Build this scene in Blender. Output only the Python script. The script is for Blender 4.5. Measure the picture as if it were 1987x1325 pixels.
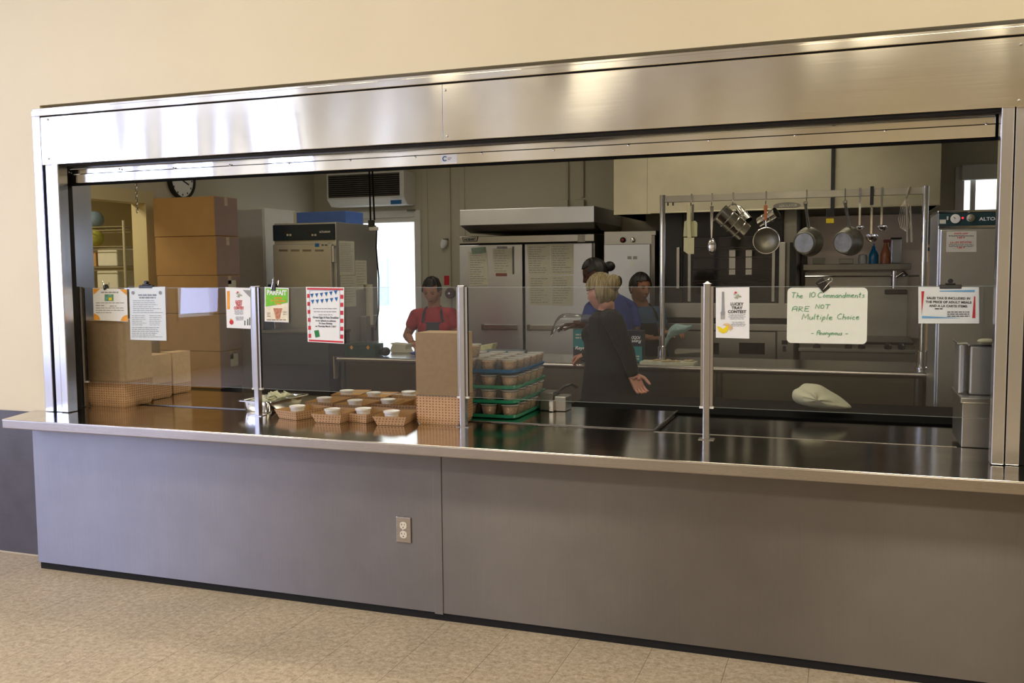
import bpy, bmesh, math, random
from math import sin, cos, pi, radians, sqrt, atan2
from mathutils import Vector, Matrix
random.seed(7)
for o in list(bpy.data.objects): bpy.data.objects.remove(o)
SC = bpy.context.scene
COL = SC.collection

# ------------------------------------------------------------------ camera
F_PX, YAW, PIT, ROL = 1811.6, 0.3476, 0.0767, -0.0087
CAM = Vector((3.7762, -3.6668, 1.5432))
_w = Vector((-sin(YAW)*cos(PIT), cos(YAW)*cos(PIT), -sin(PIT)))
_r0 = Vector((cos(YAW), sin(YAW), 0)); _u0 = _r0.cross(_w)
_r = cos(ROL)*_r0 + sin(ROL)*_u0; _u = -sin(ROL)*_r0 + cos(ROL)*_u0
cam = bpy.data.cameras.new('camera'); camo = bpy.data.objects.new('camera', cam); COL.objects.link(camo)
cam.sensor_width = 36; cam.lens = F_PX*36/1987; cam.clip_start = 0.05; cam.clip_end = 200
camo.matrix_world = Matrix(((_r.x, _u.x, -_w.x, CAM.x), (_r.y, _u.y, -_w.y, CAM.y), (_r.z, _u.z, -_w.z, CAM.z), (0, 0, 0, 1)))
SC.camera = camo

def ray(px, py): return _w + _r*((px-993.5)/F_PX) - _u*((py-662.5)/F_PX)
def P(px, py, Y):                       # the point of the place seen at a pixel on the plane y = Y
    d = ray(px, py); return CAM + d*((Y-CAM.y)/d.y)
def PZ(px, py, Z):
    d = ray(px, py); return CAM + d*((Z-CAM.z)/d.z)
def PX(px, py, X):
    d = ray(px, py); return CAM + d*((X-CAM.x)/d.x)

# ------------------------------------------------------------------ world, lights, exposure
SC.view_settings.view_transform = 'Standard'; SC.view_settings.look = 'None'
SC.view_settings.gamma = 1; SC.view_settings.use_curve_mapping = False
SC.view_settings.exposure = 0.0
W = bpy.data.worlds.new('sky'); SC.world = W; W.use_nodes = True
bg = W.node_tree.nodes['Background']; bg.inputs[0].default_value = (0.80, 0.88, 1.0, 1); bg.inputs[1].default_value = 4.0

def area(name, loc, aim, sx, sy, power, color, spread=None):
    l = bpy.data.lights.new(name, 'AREA'); l.shape = 'RECTANGLE'; l.size = sx; l.size_y = sy
    l.energy = power; l.color = color
    if spread: l.spread = spread
    o = bpy.data.objects.new(name, l); COL.objects.link(o); o.location = loc
    o.rotation_euler = (Vector(aim)-Vector(loc)).to_track_quat('-Z', 'Y').to_euler()
    return o
DAY = (0.42, 0.52, 1.0); WARM = (1.0, 0.88, 0.66); TUBE = (1.0, 0.90, 0.70)
# daylight entering the dining hall by its left-hand windows
for i, wy in enumerate((-3.0, -5.1, -6.5, -7.9)):
    area('hall_window_light', (-5.85, wy, 2.15), (0, wy, 1.7), 0.9, 2.5, 88, DAY)
# hall ceiling luminaires
for (lx, ly) in ((-2.5, -1.9), (1.0, -1.9), (4.5, -1.9), (8.0, -1.9), (-2.5, -4.5), (1.0, -4.5), (4.5, -4.5), (8.0, -4.5)):
    area('hall_ceiling_light', (lx, ly, 3.85), (lx, ly, 0), 1.2, 0.5, 36, WARM)
# kitchen fluorescent tubes; the front row is added to light forward-facing surfaces
for (lx, ly, pw) in ((-0.9, 1.05, 9), (1.2, 1.05, 13), (3.4, 1.05, 13), (0.4, 3.5, 7), (2.9, 3.1, 8)):
    area('kitchen_tube_and_fill', (lx, ly, 2.86), (lx, ly, 0), 1.2, 0.25, pw, TUBE)
area('pantry_light', (-2.6, 1.9, 2.6), (-2.6, 1.9, 0), 0.6, 0.3, 22, (1.0, 0.88, 0.62))

# ------------------------------------------------------------------ materials
def srgb(r, g, b):
    f = lambda c: (c/255/12.92) if c <= 10 else ((c/255+0.055)/1.055)**2.4
    return (f(r), f(g), f(b), 1)
class NT:
    def __init__(s, name):
        s.m = bpy.data.materials.new(name); s.m.use_nodes = True; s.t = s.m.node_tree
        s.b = s.t.nodes['Principled BSDF']
    def n(s, kind, **kw):
        n = s.t.nodes.new(kind)
        for k, v in kw.items():
            if k in n.inputs.keys() and not hasattr(n, k): n.inputs[k].default_value = v
            else: setattr(n, k, v)
        return n
    def l(s, a, b): s.t.links.new(a, b)
    def ramp(s, fac, stops):
        r = s.n('ShaderNodeValToRGB'); s.l(fac, r.inputs[0]); e = r.color_ramp.elements
        while len(e) < len(stops): e.new(0.5)
        for el, (p, c) in zip(e, stops): el.position = p; el.color = c
        return r.outputs[0]
    def coord(s, scale=(1, 1, 1), kind='Object', loc=(0, 0, 0)):
        tc = s.n('ShaderNodeTexCoord'); mp = s.n('ShaderNodeMapping')
        mp.inputs['Scale'].default_value = scale; mp.inputs['Location'].default_value = loc
        s.l(tc.outputs[kind], mp.inputs[0]); return mp.outputs[0]
    def world(s, scale=(1, 1, 1), loc=(0, 0, 0)):
        g = s.n('ShaderNodeNewGeometry'); mp = s.n('ShaderNodeMapping')
        mp.inputs['Scale'].default_value = scale; mp.inputs['Location'].default_value = loc
        s.l(g.outputs['Position'], mp.inputs[0]); return mp.outputs[0]
    def noise(s, vec, scale, detail=3, rough=0.5):
        n = s.n('ShaderNodeTexNoise'); n.inputs['Scale'].default_value = scale
        n.inputs['Detail'].default_value = detail; n.inputs['Roughness'].default_value = rough
        s.l(vec, n.inputs['Vector']); return n.outputs['Fac']
    def bump(s, h, strength, dist=0.01):
        b = s.n('ShaderNodeBump'); b.inputs['Strength'].default_value = strength; b.inputs['Distance'].default_value = dist
        s.l(h, b.inputs['Height']); s.l(b.outputs[0], s.b.inputs['Normal'])
def shade(c, k): return (c[0]*k, c[1]*k, c[2]*k, 1)
def plain(name, col, rough=0.6, metal=0.0, var=0.12, scale=30, emit=None, es=1, bump=0.0, spec=None, alpha=None):
    t = NT(name); v = t.coord()
    f = t.noise(v, scale, 4)
    t.l(t.ramp(f, [(0.3, shade(col, 1-var)), (0.7, shade(col, 1+var))]), t.b.inputs['Base Color'])
    t.b.inputs['Roughness'].default_value = rough; t.b.inputs['Metallic'].default_value = metal
    if spec is not None: t.b.inputs['Specular IOR Level'].default_value = spec
    if emit: t.b.inputs['Emission Color'].default_value = emit; t.b.inputs['Emission Strength'].default_value = es
    if bump: t.bump(f, bump, 0.004)
    if alpha is not None: t.b.inputs['Alpha'].default_value = alpha
    return t.m
def steel(name, col=(0.50, 0.49, 0.47, 1), rough=0.3, aniso=0.0, tangent=(1, 0, 0), wave=0.0, grain=(2, 2, 400), stain=0.15, stscale=2.5, wsc=(1.6, 1, 0.7), wd=0.05):
    t = NT(name); v = t.world(grain); g = t.noise(v, 1.0, 2)
    v2 = t.world((1, 1, 1)); st = t.noise(v2, stscale, 5, 0.6)
    t.l(t.ramp(st, [(0.3, shade(col, 1-stain)), (0.7, shade(col, 1+stain*0.6))]), t.b.inputs['Base Color'])
    t.b.inputs['Metallic'].default_value = 1.0
    mr = t.n('ShaderNodeMapRange'); mr.inputs['To Min'].default_value = rough*0.8; mr.inputs['To Max'].default_value = rough*1.25
    t.l(g, mr.inputs['Value']); t.l(mr.outputs[0], t.b.inputs['Roughness'])
    if aniso:
        t.b.inputs['Anisotropic'].default_value = aniso
        c = t.n('ShaderNodeCombineXYZ')
        for i in range(3): c.inputs[i].default_value = tangent[i]
        t.l(c.outputs[0], t.b.inputs['Tangent'])
    if wave:
        w = t.noise(t.world(wsc), 1.0, 1, 0.3); t.bump(w, wave, wd)
    return t.m
def glassy(name, tint=(0.93, 0.96, 0.95, 1), ior=1.5, rough=0.0, haze=0.0, hazecol=(0.6, 0.6, 0.58, 1)):
    m = bpy.data.materials.new(name); m.use_nodes = True; t = m.node_tree; t.nodes.clear()
    out = t.nodes.new('ShaderNodeOutputMaterial'); mix = t.nodes.new('ShaderNodeMixShader'); fr = t.nodes.new('ShaderNodeFresnel')
    tr = t.nodes.new('ShaderNodeBsdfTransparent'); gl = t.nodes.new('ShaderNodeBsdfGlossy')
    fr.inputs[0].default_value = ior; tr.inputs[0].default_value = tint; gl.inputs['Roughness'].default_value = rough
    t.links.new(fr.outputs[0], mix.inputs[0]); t.links.new(gl.outputs[0], mix.inputs[2])
    if haze:
        df = t.nodes.new('ShaderNodeBsdfDiffuse'); df.inputs[0].default_value = hazecol
        m2 = t.nodes.new('ShaderNodeMixShader'); m2.inputs[0].default_value = haze
        t.links.new(tr.outputs[0], m2.inputs[1]); t.links.new(df.outputs[0], m2.inputs[2]); t.links.new(m2.outputs[0], mix.inputs[1])
    else: t.links.new(tr.outputs[0], mix.inputs[1])
    t.links.new(mix.outputs[0], out.inputs[0]); return m
def dotted(name, col, dot, sp=(0.0165, 0.0130), r=0.25, zmin=None):
    t = NT(name); v = t.coord()
    sep = t.n('ShaderNodeSeparateXYZ'); t.l(v, sep.inputs[0])
    s = t.n('ShaderNodeMath', operation='ADD'); t.l(sep.outputs[0], s.inputs[0]); t.l(sep.outputs[1], s.inputs[1])
    def frac(x, k, off=0):
        a = t.n('ShaderNodeMath', operation='MULTIPLY_ADD'); t.l(x, a.inputs[0]); a.inputs[1].default_value = 1/k; a.inputs[2].default_value = 50+off
        f = t.n('ShaderNodeMath', operation='FRACT'); t.l(a.outputs[0], f.inputs[0])
        b = t.n('ShaderNodeMath', operation='SUBTRACT'); t.l(f.outputs[0], b.inputs[0]); b.inputs[1].default_value = 0.5
        c = t.n('ShaderNodeMath', operation='POWER'); t.l(b.outputs[0], c.inputs[0]); c.inputs[1].default_value = 2; return c.outputs[0]
    a = frac(s.outputs[0], sp[0]); b = frac(sep.outputs[2], sp[1])
    ad = t.n('ShaderNodeMath', operation='ADD'); t.l(a, ad.inputs[0]); t.l(b, ad.inputs[1])
    lt = t.n('ShaderNodeMath', operation='LESS_THAN'); t.l(ad.outputs[0], lt.inputs[0]); lt.inputs[1].default_value = r*r
    fac = lt.outputs[0]
    if zmin is not None:
        z = t.n('ShaderNodeMath', operation='LESS_THAN'); t.l(sep.outputs[2], z.inputs[0]); z.inputs[1].default_value = zmin
        mm = t.n('ShaderNodeMath', operation='MULTIPLY'); t.l(fac, mm.inputs[0]); t.l(z.outputs[0], mm.inputs[1]); fac = mm.outputs[0]
    nz = t.noise(v, 60, 4); base = t.ramp(nz, [(0.3, shade(col, 0.9)), (0.7, shade(col, 1.08))])
    mx = t.n('ShaderNodeMix', data_type='RGBA'); t.l(fac, mx.inputs[0]); t.l(base, mx.inputs[6]); mx.inputs[7].default_value = dot
    t.l(mx.outputs[2], t.b.inputs['Base Color']); t.b.inputs['Roughness'].default_value = 0.8
    return t.m

M = {}
def wallmat(name, col, scuff=0.05):
    t = NT(name); v = t.world(); a = t.noise(v, 1.3, 5, 0.6); b = t.noise(v, 90, 2)
    t.l(t.ramp(a, [(0.25, shade(col, 1-scuff)), (0.75, shade(col, 1+scuff*0.5))]), t.b.inputs['Base Color'])
    t.b.inputs['Roughness'].default_value = 0.55; t.bump(b, 0.06, 0.003); return t.m
M['cream'] = wallmat('cream_wall_paint', srgb(228, 216, 184))
M['kwall'] = wallmat('kitchen_wall_paint', srgb(196, 190, 170))
M['pantry'] = wallmat('pantry_wall_paint', srgb(205, 192, 150))
M['white'] = plain('white_paint', srgb(225, 224, 218), 0.5, var=0.03)
M['header'] = steel('polished_header_steel', (0.80, 0.77, 0.68, 1), 0.13, aniso=0.5, tangent=(0, 0, 1), wave=1.0, wd=0.06, stain=0.08, wsc=(2.4, 1, 0.7))
M['jamb'] = steel('jamb_steel', (0.68, 0.69, 0.76, 1), 0.22, stain=0.08, grain=(400, 400, 3))
M['panel'] = steel('brushed_panel_steel', (0.265, 0.25, 0.252, 1), 0.50, aniso=0.88, tangent=(0, 0, 1), stain=0.07, grain=(400, 3, 3), stscale=3.5)
M['top'] = steel('worn_counter_steel', (0.66, 0.63, 0.56, 1), 0.13, stain=0.22, stscale=5, wave=0.08, wd=0.01, wsc=(3, 3, 3), grain=(2, 150, 2))
M['edge'] = steel('counter_edge_steel', (0.44, 0.41, 0.39, 1), 0.28, stain=0.08)
M['post'] = steel('guard_post_steel', (0.46, 0.45, 0.45, 1), 0.22, stain=0.06, grain=(400, 400, 3))
M['well'] = steel('dark_well_steel', (0.32, 0.31, 0.30, 1), 0.14, stain=0.2, grain=(2, 150, 2))
M['steel'] = steel('kitchen_steel', (0.50, 0.49, 0.46, 1), 0.33, stain=0.12)
M['fridge'] = steel('fridge_door_steel', (0.68, 0.70, 0.76, 1), 0.38, aniso=0.5, tangent=(0, 0, 1), stain=0.06)
M['dsteel'] = steel('dark_kitchen_steel', (0.27, 0.26, 0.24, 1), 0.3, stain=0.2)
M['chrome'] = steel('chrome', (0.75, 0.75, 0.76, 1), 0.1, stain=0.03)
M['alum'] = steel('dull_aluminium_pan', (0.33, 0.32, 0.27, 1), 0.5, stain=0.3, stscale=18)
M['black'] = plain('black_plastic', srgb(22, 22, 24), 0.4)
M['rubber'] = plain('black_rubber', srgb(12, 12, 12), 0.9, spec=0.1)
M['wainscot'] = steel('dull_wainscot_steel', (0.13, 0.12, 0.12, 1), 0.45, stain=0.2)
M['gapshade'] = plain('painted_gap_shade', srgb(16, 15, 15), 0.9)  # near-black colour stands for the shade inside gaps, grooves and recesses
M['paper'] = plain('white_paper', srgb(238, 240, 240), 0.7, var=0.02)
M['paperk'] = plain('greyish_paper', srgb(205, 202, 186), 0.8, var=0.03)
M['sleeve'] = glassy('clear_plastic_sleeve', (0.97, 0.98, 0.98, 1), 1.12, 0.15)
M['glass'] = glassy('acrylic_guard_glass', (0.95, 0.96, 0.96, 1), 1.33, 0.0, haze=0.008)
M['gedge'] = plain('glass_edge', srgb(170, 180, 175), 0.3, alpha=0.5)
M['kraftbox'] = plain('corrugated_cardboard', srgb(172, 134, 84), 0.8, var=0.05, scale=8)
M['kraftgrey'] = plain('cardboard_grey_side', srgb(148, 126, 120), 0.8, var=0.05, scale=8)
M['kraft'] = plain('kraft_paper', srgb(206, 174, 134), 0.75, var=0.06, scale=40)
M['kraftin'] = plain('kraft_tray_lining', srgb(178, 140, 88), 0.6, var=0.05, scale=40)
M['tape'] = plain('packing_tape', srgb(190, 170, 150), 0.3)
M['kraftdot'] = dotted('kraft_printed_dots', srgb(190, 154, 116), srgb(138, 90, 62))
M['ink'] = plain('dark_ink', srgb(55, 55, 60), 0.7)
M['slate'] = plain('slate_ink', srgb(90, 98, 112), 0.7)
M['greyink'] = plain('grey_ink', srgb(150, 152, 156), 0.7)
M['redink'] = plain('red_ink', srgb(205, 50, 60), 0.7)
M['orange'] = plain('orange_print', srgb(240, 165, 60), 0.7)
M['green'] = plain('green_print', srgb(120, 200, 50), 0.7)
M['blueink'] = plain('blue_print', srgb(40, 105, 170), 0.7)
M['skyblue'] = plain('light_blue_print', srgb(110, 170, 215), 0.7)
M['yellow'] = plain('yellow_print', srgb(240, 215, 40), 0.6)
M['marker'] = plain('green_marker_ink', srgb(35, 150, 105), 0.6)
M['wboard'] = plain('whiteboard_face', srgb(232, 236, 224), 0.3, var=0.02)
M['teal'] = plain('teal_tray_plastic', srgb(35, 165, 130), 0.35, var=0.05)
M['bluetray'] = plain('blue_tray_plastic', srgb(30, 115, 180), 0.35, var=0.05)
M['cup'] = glassy('clear_cup_plastic', (0.98, 0.98, 0.98, 1), 1.4, 0.08, haze=0.10, hazecol=(0.95, 0.95, 0.93, 1))
M['lidwhite'] = plain('translucent_lid', srgb(236, 234, 228), 0.3)
M['measure'] = steel('satin_measure_steel', (0.60, 0.58, 0.52, 1), 0.24, stain=0.05)
M['granola'] = plain('granola', srgb(222, 190, 160), 0.9, var=0.4, scale=180, bump=0.6)
M['milky'] = plain('white_dip', srgb(215, 200, 185), 0.5)
M['outlet'] = plain('ivory_receptacle', srgb(225, 218, 200), 0.4, var=0.02)
M['skin1'] = plain('skin_tan', srgb(176, 122, 96), 0.55, var=0.06)
M['skin2'] = plain('skin_deep', srgb(82, 50, 40), 0.5, var=0.06)
M['skin3'] = plain('skin_medium', srgb(160, 112, 84), 0.55, var=0.06)
M['skin4'] = plain('skin_fair', srgb(205, 150, 128), 0.55, var=0.06)
M['hairblack'] = plain('black_hair', srgb(26, 22, 22), 0.5, scale=120, var=0.3)
def streaky(name, a, b):
    t = NT(name); f = t.noise(t.coord((160, 30, 6)), 1.0, 4)
    t.l(t.ramp(f, [(0.35, a), (0.65, b)]), t.b.inputs['Base Color']); t.b.inputs['Roughness'].default_value = 0.5; t.bump(f, 0.4, 0.004); return t.m
M['hairblonde'] = streaky('blonde_hair', srgb(98, 84, 58), srgb(164, 146, 102))
M['redshirt'] = plain('red_cotton', srgb(178, 48, 62), 0.85, var=0.08, scale=12)
M['denim'] = plain('dark_apron_cloth', srgb(44, 52, 66), 0.85, var=0.15, scale=20)
M['blackcloth'] = plain('black_cloth', srgb(13, 13, 14), 0.9, var=0.1, scale=10)
M['blueshirt'] = plain('royal_blue_cotton', srgb(44, 62, 130), 0.85, var=0.1, scale=12)
M['greyblue'] = plain('greyish_blue_cotton', srgb(62, 88, 118), 0.85, var=0.1, scale=12)
M['plasticbag'] = glassy('clear_plastic_film', (0.9, 0.92, 0.93, 1), 1.5, 0.15, haze=0.16, hazecol=(0.75, 0.78, 0.8, 1))
M['clothwhite'] = plain('white_cloth', srgb(190, 188, 165), 0.85, var=0.06, scale=14, bump=0.3)

# ------------------------------------------------------------------ mesh helpers
class MB:
    def __init__(s): s.v = []; s.f = []; s.smooth = []
    def add(s, vs, fs, sm=False):
        b = len(s.v); s.v += [Vector(v) for v in vs]; s.f += [tuple(b+i for i in f) for f in fs]; s.smooth += [sm]*len(fs); return s
    def box(s, x0, x1, y0, y1, z0, z1):
        x0, x1 = min(x0, x1), max(x0, x1); y0, y1 = min(y0, y1), max(y0, y1); z0, z1 = min(z0, z1), max(z0, z1)
        return s.add([(x0,y0,z0),(x1,y0,z0),(x1,y1,z0),(x0,y1,z0),(x0,y0,z1),(x1,y0,z1),(x1,y1,z1),(x0,y1,z1)],
                     [(0,3,2,1),(4,5,6,7),(0,1,5,4),(1,2,6,5),(2,3,7,6),(3,0,4,7)])
    def obox(s, c, ax, ay, az):        # oriented box: centre and three half-axis vectors
        c, ax, ay, az = map(Vector, (c, ax, ay, az)); vs = [c+ax*i+ay*j+az*k for k in (-1, 1) for (i, j) in ((-1,-1),(1,-1),(1,1),(-1,1))]
        return s.add(vs, [(0,3,2,1),(4,5,6,7),(0,1,5,4),(1,2,6,5),(2,3,7,6),(3,0,4,7)])
    def rbox(s, x0, x1, y0, y1, z0, z1, r=0.01, n=4):   # box with rounded vertical edges
        pts = []
        for (cx, cy, a0) in ((x1-r, y1-r, 0), (x0+r, y1-r, 90), (x0+r, y0+r, 180), (x1-r, y0+r, 270)):
            for i in range(n+1): a = radians(a0+90*i/n); pts.append((cx+r*cos(a), cy+r*sin(a)))
        return s.prism([(p[0], p[1], z0) for p in pts], (0, 0, z1-z0))
    def prism(s, poly, d, sm=False):
        n = len(poly); d = Vector(d); a = [Vector(p) for p in poly]
        return s.add(a+[p+d for p in a], [tuple(reversed(range(n))), tuple(range(n, 2*n))]+[(i, (i+1) % n, n+(i+1) % n, n+i) for i in range(n)], sm)
    def tube(s, pts, r, n=10, cap=True):
        pts = [Vector(p) for p in pts]; rs = r if isinstance(r, (list, tuple)) else [r]*len(pts); vs = []; fs = []
        up = None
        for i, p in enumerate(pts):
            t = (pts[min(i+1, len(pts)-1)]-pts[max(i-1, 0)]).normalized()
            if up is None: up = t.orthogonal().normalized()
            up = (up-t*up.dot(t)).normalized(); b = t.cross(up)
            for k in range(n):
                a = 2*pi*k/n; vs.append(p+(up*cos(a)+b*sin(a))*rs[i])
        for i in range(len(pts)-1):
            for k in range(n): fs.append((i*n+k, i*n+(k+1) % n, (i+1)*n+(k+1) % n, (i+1)*n+k))
        s.add(vs, fs, True)
        if cap: b = len(s.v)-len(vs); s.f += [tuple(b+k for k in reversed(range(n))), tuple(b+(len(pts)-1)*n+k for k in range(n))]; s.smooth += [False, False]
        return s
    def cyl(s, a, b, r, r2=None, n=20): return s.tube([a, b], [r, r if r2 is None else r2], n)
    def lathe(s, c, prof, axis=(0, 0, 1), n=24, closed=False, smooth=True):
        c = Vector(c); ax = Vector(axis).normalized(); u = ax.orthogonal().normalized(); w = ax.cross(u); vs = []; fs = []; m = len(prof)
        for k in range(n):
            a = 2*pi*k/n; d = u*cos(a)+w*sin(a)
            for (r, h) in prof: vs.append(c+d*r+ax*h)
        for k in range(n):
            for j in range(m-1): fs.append((k*m+j, ((k+1) % n)*m+j, ((k+1) % n)*m+j+1, k*m+j+1))
        return s.add(vs, fs, smooth)
    def ball(s, c, r, n=16, m=10):
        c = Vector(c); r = Vector(r) if not isinstance(r, (int, float)) else Vector((r, r, r)); vs = [c+Vector((0, 0, r.z))]; fs = []
        for i in range(1, m):
            for k in range(n): a = 2*pi*k/n; b = pi*i/m; vs.append(c+Vector((r.x*sin(b)*cos(a), r.y*sin(b)*sin(a), r.z*cos(b))))
        vs.append(c-Vector((0, 0, r.z)))
        for k in range(n):
            fs.append((0, 1+k, 1+(k+1) % n)); fs.append((len(vs)-1, 1+(m-2)*n+(k+1) % n, 1+(m-2)*n+k))
            for i in range(m-2): fs.append((1+i*n+k, 1+(i+1)*n+k, 1+(i+1)*n+(k+1) % n, 1+i*n+(k+1) % n))
        return s.add(vs, fs, True)
    def xf(s, mat):
        s.v = [mat @ v for v in s.v]; return s
def build(name, mb, mat, parent=None, bevel=0.0, origin=None):
    me = bpy.data.meshes.new(name)
    if parent is not None: off = parent.matrix_basis.translation.copy() if parent.parent is None else Vector(parent['wl'])
    elif origin is not None: off = Vector(origin)
    else:
        xs = [v.x for v in mb.v]; ys = [v.y for v in mb.v]; zs = [v.z for v in mb.v]
        off = Vector(((min(xs)+max(xs))/2, (min(ys)+max(ys))/2, min(zs)))
    me.from_pydata([v-off for v in mb.v], [], mb.f); me.materials.append(M[mat] if isinstance(mat, str) else mat)
    me.polygons.foreach_set('use_smooth', mb.smooth)
    bm = bmesh.new(); bm.from_mesh(me); bmesh.ops.recalc_face_normals(bm, faces=bm.faces); bm.to_mesh(me); bm.free()
    if any(mb.smooth) and len(mb.f) < 20000: me.set_sharp_from_angle(angle=radians(38))
    o = bpy.data.objects.new(name, me); COL.objects.link(o)
    if parent is not None:
        o.parent = parent; o['wl'] = tuple(off)
    else: o.location = off; o['wl'] = tuple(off)
    if bevel:
        b = o.modifiers.new('bevel', 'BEVEL'); b.width = bevel; b.segments = 2; b.limit_method = 'ANGLE'; b.angle_limit = radians(40)
    return o
def tag(o, label, cat, group=None):
    o['label'] = label; o['category'] = cat
    if group: o['group'] = group
    return o
def thing(name, label, cat, loc, group=None):
    o = bpy.data.objects.new(name, None); COL.objects.link(o); o.location = Vector(loc); o.empty_display_size = 0.05
    return tag(o, label, cat, group)
def struct(name, mb, mat, bevel=0.0, parent=None):
    o = build(name, mb, mat, parent, bevel)
    if parent is None: o['kind'] = 'structure'
    return o
def dup(root, loc, rotz=None, label=None, group=None):
    r = root.copy(); COL.objects.link(r); r.location = Vector(loc)
    if rotz is not None: r.rotation_euler = (0, 0, rotz)
    if label: r['label'] = label
    if group: r['group'] = group
    for ch in list(root.children):
        c = ch.copy(); COL.objects.link(c); c.parent = r
        for g in ch.children: d = g.copy(); COL.objects.link(d); d.parent = c
    return r
_fc = {}
def text_mesh(s, size, bold=0.0, shear=0.0, align='CENTER', space=1.0):
    key = (s, size, bold, shear, align, space)
    if key in _fc: return _fc[key]
    cu = bpy.data.curves.new('lettering', 'FONT'); cu.body = s; cu.size = size; cu.offset = bold; cu.shear = shear
    cu.align_x = align; cu.resolution_u = 3; cu.space_character = space; cu.extrude = 0.0004
    o = bpy.data.objects.new('lettering', cu); COL.objects.link(o)
    me = bpy.data.meshes.new_from_object(o, depsgraph=bpy.context.evaluated_depsgraph_get())
    r = ([v.co.copy() for v in me.vertices], [tuple(p.vertices) for p in me.polygons])
    bpy.data.objects.remove(o); bpy.data.curves.remove(cu); bpy.data.meshes.remove(me); _fc[key] = r; return r
def put_text(mb, s, size, c, bold=0.0, shear=0.0, align='CENTER', width=None, rot=0.0, right=(1, 0, 0), up=(0, 0, 1), space=1.0):
    # writes s with its baseline centre at c; `right` and `up` span the surface
    vs, fs = text_mesh(s, size, bold, shear, align, space)
    right = Vector(right); up = Vector(up); nrm = right.cross(up); k = 1.0; cx = 0.0
    if width:
        xs = [v.x for v in vs]; k = width/max(1e-6, max(xs)-min(xs)); cx = 0 if align == 'LEFT' else (max(xs)+min(xs))/2*k
    cr, sr = cos(rot), sin(rot); out = []
    for v in vs:
        x, y = v.x*k-cx, v.y; x, y = x*cr-y*sr, x*sr+y*cr; out.append(Vector(c)+right*x+up*y+nrm*v.z)
    mb.add(out, fs); return mb
def remeshed(mb, voxel=0.008, smooth=6, decim=None):
    me = bpy.data.meshes.new('tmp'); me.from_pydata(mb.v, [], mb.f)
    o = bpy.data.objects.new('tmp', me); COL.objects.link(o)
    r = o.modifiers.new('r', 'REMESH'); r.mode = 'VOXEL'; r.voxel_size = voxel
    s = o.modifiers.new('s', 'SMOOTH'); s.iterations = smooth; s.factor = 0.5
    e = bpy.data.meshes.new_from_object(o, depsgraph=bpy.context.evaluated_depsgraph_get())
    out = MB(); out.add([v.co.copy() for v in e.vertices], [tuple(p.vertices) for p in e.polygons], True)
    bpy.data.objects.remove(o); bpy.data.meshes.remove(me); bpy.data.meshes.remove(e); return out

# ================================================================== the setting
YW = 0.161; YB = 0.36          # hall face and kitchen face of the serving wall
OX0, OX1, OZ0, OZ1 = -0.225, 4.44, 0.79, 2.42
HZ = 3.90
t = NT('vinyl_tile_floor')
v = t.world((1, 1, 1), (-0.3006+10*0.3048, 0.06+40*0.3048, 0))
sep = t.n('ShaderNodeSeparateXYZ'); t.l(v, sep.inputs[0])
def gline(src, wid):
    a = t.n('ShaderNodeMath', operation='MULTIPLY_ADD'); t.l(src, a.inputs[0]); a.inputs[1].default_value = 1/0.3048; a.inputs[2].default_value = 0.5
    f = t.n('ShaderNodeMath', operation='FRACT'); t.l(a.outputs[0], f.inputs[0])
    b = t.n('ShaderNodeMath', operation='SUBTRACT'); t.l(f.outputs[0], b.inputs[0]); b.inputs[1].default_value = 0.5
    c = t.n('ShaderNodeMath', operation='ABSOLUTE'); t.l(b.outputs[0], c.inputs[0])
    d = t.n('ShaderNodeMath', operation='LESS_THAN'); t.l(c.outputs[0], d.inputs[0]); d.inputs[1].default_value = wid/0.3048; return d.outputs[0]
g1 = gline(sep.outputs[0], 0.0008); g2 = gline(sep.outputs[1], 0.00018)
gm = t.n('ShaderNodeMath', operation='MAXIMUM'); t.l(g1, gm.inputs[0]); t.l(g2, gm.inputs[1])
sp = t.ramp(t.noise(t.world(), 38, 6, 0.85), [(0.30, srgb(138, 124, 102)), (0.5, srgb(190, 175, 150)), (0.70, srgb(222, 210, 188))])
bl = t.ramp(t.noise(t.world(), 2.2, 3), [(0.3, (0.88, 0.88, 0.88, 1)), (0.7, (1.04, 1.02, 1.0, 1))])
mx = t.n('ShaderNodeMix', data_type='RGBA', blend_type='MULTIPLY'); mx.inputs[0].default_value = 1; t.l(sp, mx.inputs[6]); t.l(bl, mx.inputs[7])
m2 = t.n('ShaderNodeMix', data_type='RGBA'); t.l(gm.outputs[0], m2.inputs[0]); t.l(mx.outputs[2], m2.inputs[6]); m2.inputs[7].default_value = srgb(84, 72, 56)
t.l(m2.outputs[2], t.b.inputs['Base Color']); t.b.inputs['Roughness'].default_value = 0.42
M['floor'] = t.m
M['kfloor'] = plain('quarry_tile', srgb(96, 66, 54), 0.5, var=0.1)

struct('floor', MB().box(-6, 10, -9, YB, -0.1, 0), 'floor')
f2 = struct('floor', MB().box(-3.4, 6.2, YB, 5.35, -0.1, 0), 'kfloor')
struct('ceiling', MB().box(-6, 10, -9, YW+0.05, HZ, HZ+0.1), 'white')
struct('ceiling', MB().box(-3.4, 6.2, YW+0.05, 5.35, 2.9, 3.0), 'white')
w = MB()
w.box(-6, OX0, YW, YB, 0, HZ); w.box(OX1, 10, YW, YB, 0, HZ); w.box(OX0, OX1, YW, YB, OZ1, HZ); w.box(OX0, OX1, YW+0.12, YB, 0, 0.70)
struct('wall_front', w, 'cream')
struct('wall_back', MB().box(-6, 10, -9.1, -9, 0, HZ), 'cream')
struct('wall_right', MB().box(10, 10.1, -9, YB, 0, HZ), 'cream')
w = MB(); ys = [-9, -8.35, -7.45, -6.95, -6.05, -5.55, -4.65, -3.45, -2.55, YB]
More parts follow.
